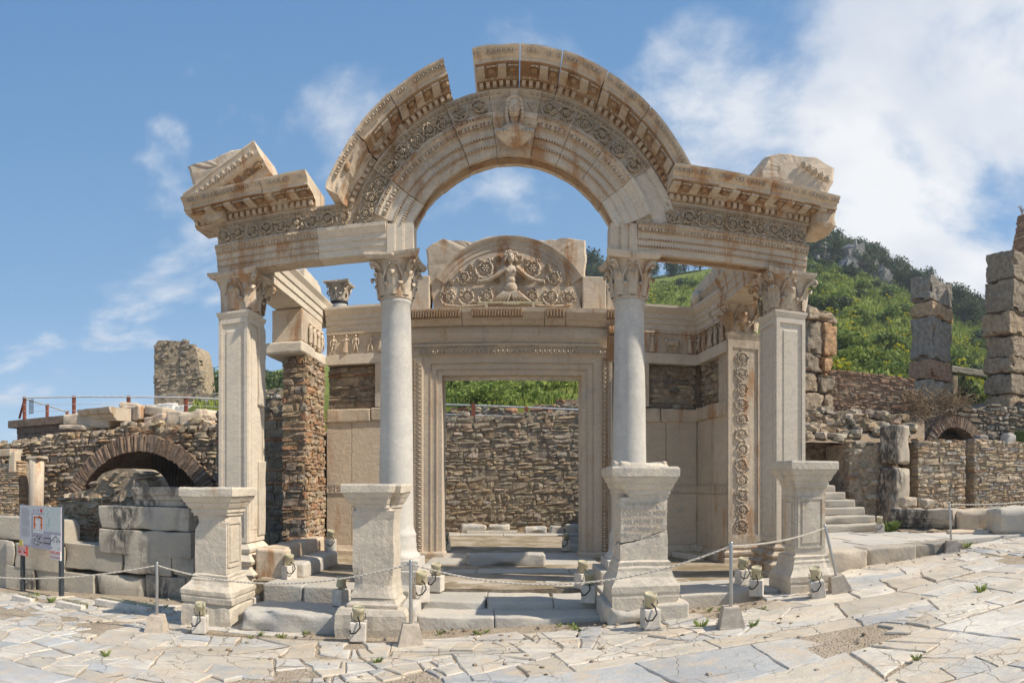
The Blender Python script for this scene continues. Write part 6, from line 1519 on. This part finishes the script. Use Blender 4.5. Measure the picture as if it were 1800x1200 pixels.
def fallen():
    p, q = GP(1580, 940), GP(1700, 938); zt = .62
    mb = MB(); u = (q-p).normalized(); u.z = 0; L = Line(p+Vector((0, .25, .10)), u, out=Vector((u.y, -u.x, 0))); n = (q-p).length*.93
    sweep(mb, L, 0, n, [(0, -.06), (.05, -.04), (.07, .03), (.12, .05), (.14, .09), (.24, .12), (.26, .15), (.44, .16), (.46, .14)], .55, .018, step=.1); mb.weather(.012, 6)
    o = mb.build('moulded_block', MARL); tag(o, 'fallen moulded entablature block with white broken end, behind the last rope post', 'carved block', 'fallen blocks on the right'); 
    for k, (px, py, w, h, d, lb, mat, tn) in enumerate(((1735, 932, .62, .26, .35, 'rough pitted grey block lying right of the moulded block', MARG, (1.1, 1.08, 1.05)), (1795, 938, .55, .30, .45, 'large pale boulder at the right edge of the road', MARF, (1, .97, .92)),
         (1712, 944, .42, .07, .25, 'flat slab at the foot of the rough pitted block', MARG, (1.15, 1.1, 1.05)), (1760, 938, .35, .05, .22, 'thin pale slab beside the boulder', MARF, (1, 1, 1)))):
        g = GP(px, py); mb = MB(); rbox(mb, (g.x, g.y+.2, g.z+h*.8), (w, d, h), .1, min(.16, h*.5), .045 if h > .1 else .015, 2.6, k+2, tn, M=Matrix.Rotation(-.5, 3, 'Z'), chips=.2); o = mb.build('stone_block', mat); tag(o, lb, 'stone block', 'fallen blocks on the right')
    for k, (px, lb) in enumerate(((1602, 'small rounded carved stone lying on the moulded block'), (1630, 'small stone with carved lattice next to the rounded stone'))):
        g = L.pt(.3+.45*k, .50, -.15); mb = MB(); rbox(mb, g+Vector((0, 0, .10 if k == 0 else .075)), (.23 if k == 0 else .17, .15, .12 if k == 0 else .10), .05, .08, .025, 5, k+7, chips=.06)
        if k:
            for i in range(-2, 3): tube(mb, [g+Vector((-.12+.03*i, -.16, .04+.02*i)), g+Vector((.1, -.16, .12-.02*i))], .012, 4)
        o = mb.build('carved_stone', MARG); tag(o, lb, 'carved stone', 'fallen blocks on the right')
    for k, (px, py) in enumerate(((1600, 950), (1625, 952), (1655, 950))):
        g = GP(px, py-6); mb = MB(); rr = random.Random(k); rock(mb, g+Vector((0, .15, .06)), (.22, .15, .09), rr, None, .2, .3, (.44, .35, .26)); o = mb.build('prop_stone', RUB); tag(o, 'small brownish stone propping up the moulded block', 'stone', 'stones under the moulded block')
fallen()
# ------------------------------------------------------------------ hill and vegetation
TPX = [(-400, -.03), (0, .0), (200, .02), (280, .07), (360, .155), (465, .178), (505, .19), (640, .21), (760, .25), (1000, .315), (1075, .325), (1240, .345), (1330, .36), (1410, .375), (1470, .372), (1520, .355), (1600, .318), (1700, .275), (1760, .25), (1850, .22), (2000, .16), (2300, .08)]
def lerp(T, x):
    if x <= T[0][0]: return T[0][1]
    for (a, ya), (b, yb) in zip(T, T[1:]):
        if x <= b: return ya+(yb-ya)*(x-a)/(b-a)
    return T[-1][1]
HR0, HRC = 21.0, 118.0
def hill_z(px, r):
    T = lerp(TPX, px); q = max(0, min(1, (r-HR0)/(HRC-HR0))); t0 = min(.12, T*.9) if px < 1500 else .085
    el = t0+(T-t0)*(q*(2-q))*.999 if T > t0 else t0+(T-t0)*q
    th = (px-900)/F; x, y = r*sin(th), r*cos(th)
    z = E+r*el+(.9*fbm(x, y, .045, 5, 3)+.25*fbm(x, y, .2, 4, 6))*min(1, max(0, (r-HR0)/14))
    if r > HRC: z -= (r-HRC)*.55
    return max(z, -1.2)
def HP(px, r, dz=0):
    th = (px-900)/F; return Vector((r*sin(th), r*cos(th), hill_z(px, r)+dz))
def build_hill():
    mb = MB(); pxs = [-500+12*i for i in range(237)]; rs = [HR0, HR0+.4]+[HR0+1.2+1.6*i for i in range(62)]+[122, 128, 140, 170]
    V = []
    for r in rs:
        for px in pxs:
            p = HP(px, max(r, HR0+.1)); 
            if r == HR0: p.z = -.4
            V.append(p)
    n = len(pxs); mb.add(V, [(j*n+i, j*n+i+1, (j+1)*n+i+1, (j+1)*n+i) for j in range(len(rs)-1) for i in range(n-1)], smooth=True); mb.build('hill', HILL, kind='structure')
build_hill()
def leaf_cloud(mb, rnd, n, blobs, ls, mi=0, tint=(.7, 1.25)):
    tot = sum(b[3]**2 for b in blobs)
    for bx, by, bz, br, sq in blobs:
        k = max(4, int(n*br*br/tot)); bt = rnd.uniform(*tint)
        for i in range(k):
            d = Vector((rnd.gauss(0, 1), rnd.gauss(0, 1), rnd.gauss(0, 1))).normalized(); q = rnd.uniform(.45, 1.08)
            c = Vector((bx+d.x*br*q, by+d.y*br*q, bz+d.z*br*sq*q))
            a = Vector((rnd.gauss(0, 1), rnd.gauss(0, 1), rnd.gauss(0, 1))).normalized(); b = a.cross(d if abs(a.dot(d)) < .95 else Vector((0, 0, 1))).normalized(); s = ls*rnd.uniform(.6, 1.3); t = bt*rnd.uniform(.8, 1.2)
            mb.add([c-a*s-b*s*.45, c+a*s*.2-b*s*.6, c+a*s, c-a*s*.1+b*s*.6], [(0, 1, 2, 3)], (t, t*rnd.uniform(.95, 1.05), t*.9), mi)
def proto_tree(name, label, cat, seed, h, w, n, ls, mat, group, low=.25):
    rnd = random.Random(seed); t = thing(name, label, cat, (0, 0, 0), group); mb = MB(); tube(mb, [(0, 0, -.5), (.03*h, 0, h*.2), (.0, .02*h, h*.55)], [h*.035, h*.028, h*.012], 6)
    blobs = []
    for i in range(11):
        z = h*(low+(.92-low)*rnd.random()); q = 1-abs((z/h-.55)/.6)**2*.6; a = rnd.uniform(0, 2*pi); rr = w*.5*rnd.uniform(.2, .75)*q
        blobs.append((rr*cos(a), rr*sin(a), z, w*rnd.uniform(.17, .30), .8)); tube(mb, [(0, 0, h*.25), (rr*cos(a)*.6, rr*sin(a)*.6, z*.8), (rr*cos(a), rr*sin(a), z)], [h*.014, h*.01, h*.005], 4)
    mb.build('trunk', BARK, t); mb = MB(); leaf_cloud(mb, rnd, n, blobs, ls); mb.build('crown', mat, t); return t
def proto_shrub(name, label, cat, seed, h, w, n, ls, mat, group, flowers=None):
    rnd = random.Random(seed); mb = MB(); blobs = [(w*.5*rnd.uniform(-.8, .8), w*.4*rnd.uniform(-.8, .8), h*rnd.uniform(.2, .68), w*rnd.uniform(.18, .32), h/w*.8) for _ in range(9)]
    leaf_cloud(mb, rnd, n, blobs, ls)
    if not flowers: return tag(mb.build(name, mat), label, cat, group)
    t = thing(name, label, cat, (0, 0, 0), group); mb.build('foliage', mat, t); mb = MB()
    for i in range(5): leaf_cloud(mb, rnd, 14, [(w*rnd.uniform(-.4, .4), w*rnd.uniform(-.3, .3), h*rnd.uniform(.75, 1.05), w*.10, .5)], ls*.6)
    mb.build('flowers', LF_Y, t); return t
class Sc:                                      # scatter copies, one real object each
    def __init__(s, proto, labelf): s.p, s.n, s.lf = proto, 0, labelf
    def put(s, loc, rz, sc, label=None):
        if s.n == 0:
            o = s.p; o.location = loc; o.rotation_euler = (0, 0, rz); o.scale = (sc,)*3
            if label: o['label'] = label
        elif s.p.type == 'EMPTY': o = copy_tree(s.p, loc, label, rz, sc)
        else:
            o = s.p.copy(); COL.objects.link(o); o.location = loc; o.rotation_euler = (0, 0, rz); o.scale = (sc,)*3
            if label: o['label'] = label
        s.n += 1; return o
rv = random.Random(77)
T1 = [Sc(proto_tree('hill_tree', 'dark evergreen tree on the hill crest', 'tree', 100+i, 4.4, 4.6, 760, .21, LF_D, 'dark trees along the hill crest'), 0) for i in range(3)]
S1 = [Sc(proto_shrub('dark_shrub', 'dark green shrub on the grassy slope', 'shrub', 110+i, 1.7, 2.6, 520, .15, LF_D, 'dark shrubs on the slope'), 0) for i in range(2)]
S2 = [Sc(proto_shrub('green_shrub', 'mid green rounded shrub on the grassy slope', 'shrub', 120+i, 1.7, 2.8, 560, .14, LF_M, 'green shrubs on the slope'), 0) for i in range(3)]
S3 = [Sc(proto_shrub('bright_shrub', 'bright green low bush on the grassy slope', 'shrub', 130+i, 1.1, 2.4, 480, .13, LF_L, 'bright bushes on the slope'), 0) for i in range(2)]
S4 = [Sc(proto_shrub('yellow_fennel', 'tall yellow flowering fennel on the slope', 'flowering plant', 140+i, 1.3, .9, 90, .13, LF_L, 'yellow fennels on the slope', True), 0) for i in range(2)]
def pick_px(): 
    u = rv.random()
    return rv.uniform(1395, 1800) if u < .66 else rv.uniform(1120, 1270) if u < .82 else rv.uniform(740, 1080) if u < .93 else rv.uniform(340, 520)
for i in range(130):                            # dense wood along the crest on the right, thinner elsewhere
    px = rv.uniform(1400, 1790) if i < 112 else rv.uniform(1010, 1290)
    r = rv.uniform(92, 119) if px < 1640 else rv.uniform(84, 118)
    if i >= 112: r = rv.uniform(108, 119)
    rv.choice(T1).put(HP(px, r, -.3), rv.uniform(0, 6), rv.uniform(.55, 1.05))
for i in range(14): rv.choice(T1).put(HP(rv.uniform(1028, 1078), rv.uniform(106, 118), -.3), rv.uniform(0, 6), rv.uniform(.7, 1.0))
T1[0].put(HP(1046, 112, 0), 1, 1.35, 'tall airy tree on the crest seen between the lunette and the right round column')
def rr_(): return 24+72*rv.random()**.8
for i in range(55):
    px = pick_px(); q = rv.random()
    rv.choice(S1).put(HP(px, rr_(), -.15), rv.uniform(0, 6), rv.uniform(.5, 1.25))
for i in range(85): px = pick_px(); rv.choice(S2).put(HP(px, rr_(), -.15), rv.uniform(0, 6), rv.uniform(.45, 1.25))
for i in range(80): px = pick_px(); rv.choice(S3).put(HP(px, rr_(), -.1), rv.uniform(0, 6), rv.uniform(.5, 1.3))
for i in range(110): px = rv.uniform(1400, 1790) if i < 82 else rv.uniform(1120, 1270); rv.choice(S4).put(HP(px, 26+50*rv.random()**1.2, -.05), rv.uniform(0, 6), rv.uniform(.7, 1.25))
# nearer bushes behind the rear wall and at the left
N1 = Sc(proto_shrub('broad_bush', 'leafy green bush above the rear wall, seen through the doorway', 'bush', 150, 1.5, 2.3, 900, .085, LF_M, 'bushes above the rear wall'), 0)
for px, r, s in ((775, 23.5, .9), (800, 24, 1.0), (832, 23.2, .95), (858, 23.0, 1.1), (885, 24.5, .8), (955, 26, .8), (980, 25, .7), (940, 30, 1.1), (870, 29, 1.1)): N1.put(HP(px, r, -.5), rv.uniform(0, 6), s)
N2 = Sc(proto_shrub('olive_bush', 'green bush on the skyline behind the left pillar', 'bush', 151, 1.9, 2.6, 700, .10, LF_D, 'bushes behind the left pillar'), 0)
for px, r, s in ((362, 30, 1.0), (380, 33, .9), (470, 32, .9), (486, 36, .9), (500, 40, 1.0), (466, 48, 1.1)): N2.put(HP(px, r, -.4), rv.uniform(0, 6), s)
# grass over the whole visible slope: nobody could count it
mb = MB(); rg = random.Random(5)
for i in range(15000):
    u = rg.random(); px = rg.uniform(1395, 1800) if u < .7 else rg.uniform(1120, 1270) if u < .88 else rg.uniform(750, 1080) if u < .95 else rg.uniform(340, 520)
    r = 22+75*rg.random()**1.3; p = HP(px, r); s = rg.uniform(.25, .55)*(.6+r/90); a = rg.uniform(0, pi); w = s*.35; k = rg.uniform(.7, 1.3)
    for q in (-1, 0, 1):
        d = Vector((cos(a+q), sin(a+q), 0)); mb.add([p-d*w*.4, p+d*w*.4, p+Vector((rg.uniform(-.3, .3)*s+q*.2*s, rg.uniform(-.3, .3)*s, s))], [(0, 1, 2)], (k*1.05, k, k*.8))
mb.build('meadow_grass', LF_L, kind='stuff')
# crags on the right crest
for i, (px, r, s) in enumerate(((1450, 98, 2.4), (1475, 100, 2.0), (1502, 96, 3.4), (1520, 99, 2.6), (1548, 97, 1.8), (1490, 92, 1.6), (1430, 96, 1.6))):
    mb = MB(); rr = random.Random(i)
    for k in range(5): rock(mb, HP(px+rr.uniform(-6, 6), r+rr.uniform(-1, 1), s*.25), (s*rr.uniform(.35, .7), s*.5, s*rr.uniform(.5, .95)), rr, Matrix.Rotation(rr.uniform(-.5, .5), 3, 'Y'), .3, .3, (.36, .355, .345))
    o = mb.build('rock_outcrop', BIG); tag(o, 'grey crag among the trees below the hill crest', 'rock', 'crags on the hill')
# dry bramble over the right-hand rubble
mb = MB(); rr = random.Random(8)
for i in range(330):
    p = PX(rr.uniform(1598, 1695), rr.uniform(700, 732), 15.0+rr.uniform(-.3, .4)); pts = [p]; d = Vector((rr.gauss(0, 1), rr.gauss(0, .4)-.2, rr.uniform(.2, 1))).normalized()
    for k in range(5): d = (d+Vector((rr.gauss(0, .35), rr.gauss(0, .3), rr.gauss(-.12, .3)))).normalized(); pts.append(pts[-1]+d*rr.uniform(.08, .2))
    tube(mb, pts, .009, 3)
tag(mb.build('dry_bramble', DRYT), 'tangle of dry brown stems over the rubble below the grey pier', 'dry bush')
# railing behind the rear wall
t = thing('pipe_railing', 'pale pipe railing with red brown posts behind the rear wall', 'railing', (0, 20, E+2)); mb = MB()
for y0 in (711, 716): pass
a, b = PX(740, 710, 20.2), PX(1030, 721, 20.2); tube(mb, [a, b], .03, 6); mb.build('rail', RAILW, t); mb = MB(); tube(mb, [a-Vector((0, 0, .32)), b-Vector((0, 0, .30))], .02, 6); mb.build('rail', RAILW, t)
for px in (832, 925): mb = MB(); p = PX(px, 709 if px < 900 else 715, 20.2); box(mb, p.x-.06, p.x+.06, 20.15, 20.25, E+1.6, p.z); mb.build('post', WOODR, t)
t = thing('far_rubble_wall', 'low brick and rubble wall with a small arch behind the pipe railing', 'wall', (0, 21, E+2)); mb = MB(); masonry(mb, Line((XX(760, 20.9), 20.9, E+1.7)), XX(1030, 20.9)-XX(760, 20.9), lambda s: .85+.55*max(0, s-3.3)*.5+.1*fbm(s, 4, 1.5), (.08, .2), (.15, .45), PAL_RUB+PAL_BRICK, .35, 91, .2, .35, bricks=.3, back=.5); mb.build('masonry', RUB, t)
# weeds
def weed(label, p, s, mat=LF_M, n=60, seed=1, group='weeds at the foot of walls'):
    rnd = random.Random(seed); mb = MB()
    for i in range(n):
        a = rnd.uniform(0, 2*pi); q = rnd.uniform(.1, .5)*s; c = p+Vector((q*cos(a)*.8, q*sin(a)*.5, 0)); h = s*rnd.uniform(.2, .7); d = Vector((cos(a), sin(a), 0)); w = s*.05
        sd = Vector((-d.y, d.x, 0)); mb.add([c-sd*w, c+sd*w, c+d*h*.4+Vector((0, 0, h*.8))+sd*w*.8, c+d*h*.7+Vector((0, 0, h))-sd*w*.3], [(0, 1, 2, 3)], (rnd.uniform(.7, 1.3),)*3)
    o = mb.build('weed', mat); tag(o, label, 'weed', group)
weed('leafy green weed beside the whitish floodlight at the stair foot', at_q(1562, 936, -1.0), .38, LF_M, 140, 1); weed('green weed inside the doorway by the left jamb', at_q(776, 934, -1.36), .3, LF_L, 60, 2)
for i, (px, py, s, lb) in enumerate(((186, 1153, .10, 'tiny weed in a joint of the left paving'), (662, 1165, .09, 'small weed between slabs below the second rope post'), (1232, 1101, .13, 'grass tuft left of the third rope post'), (1325, 1100, .10, 'grass tuft right of the third rope post foot'), (1725, 1040, .14, 'weed in a joint of the right paving'), (60, 1052, .18, 'scrubby weed at the foot of the board'), (1700, 962, .16, 'weed right of the last rope post'), (1612, 1160, .08, 'tiny weed below the large grey slab'), (1740, 938, .2, 'weed before the rough pitted block'), (90, 1058, .15, 'dry weed between board posts'))): weed(lb, GP(px, py), s, LF_M if i % 2 else LF_L, 40, 10+i)

rw = random.Random(31); k = 0
while k < 26:
    p = Vector((rw.uniform(-6, 8), rw.uniform(4.6, 8.5), 0))
    if abs(p.y-curb_y(p.x)+.05) > .22: continue
    p.z = zr(p.x)-.005; weed('tiny dry tuft growing in a joint of the road paving', p, rw.uniform(.04, .09), LF_M if k % 3 else LF_L, 26, 50+k, 'tufts in the paving joints'); k += 1
mb = MB(); rw = random.Random(32)
for i in range(2600):
    x, y = rw.uniform(-10, 11), rw.uniform(4.2, 9.5)
    if abs(y-curb_y(x)) > rw.expovariate(3.5) and rw.random() > .12: continue
    s = rw.uniform(.006, .020); rock(mb, (x, y, zr(x)+s*.3), (s*1.3, s, s*.7), rw, Matrix.Rotation(rw.uniform(0, 6), 3, 'Z'), .2, .4, pick(rw, [(.52,.45,.36),(.44,.36,.27),(.60,.55,.47),(.38,.33,.27)]))
mb.build('gravel', RUB, kind='stuff')

# ------------------------------------------------------------------ air between here and the far slope
def haze():
    m = bpy.data.materials.new('air'); m.use_nodes = True; nt = m.node_tree; nt.nodes.clear()
    o = nt.nodes.new('ShaderNodeOutputMaterial'); v = nt.nodes.new('ShaderNodeVolumePrincipled'); v.inputs['Color'].default_value = (.80, .88, 1, 1); v.inputs['Density'].default_value = .0008
    v.inputs['Anisotropy'].default_value = .2; nt.links.new(v.outputs[0], o.inputs['Volume'])
    mb = MB(); box(mb, -262, 262, -262, 262, -2.4, 62); mb.build('haze', m, kind='stuff')
haze()
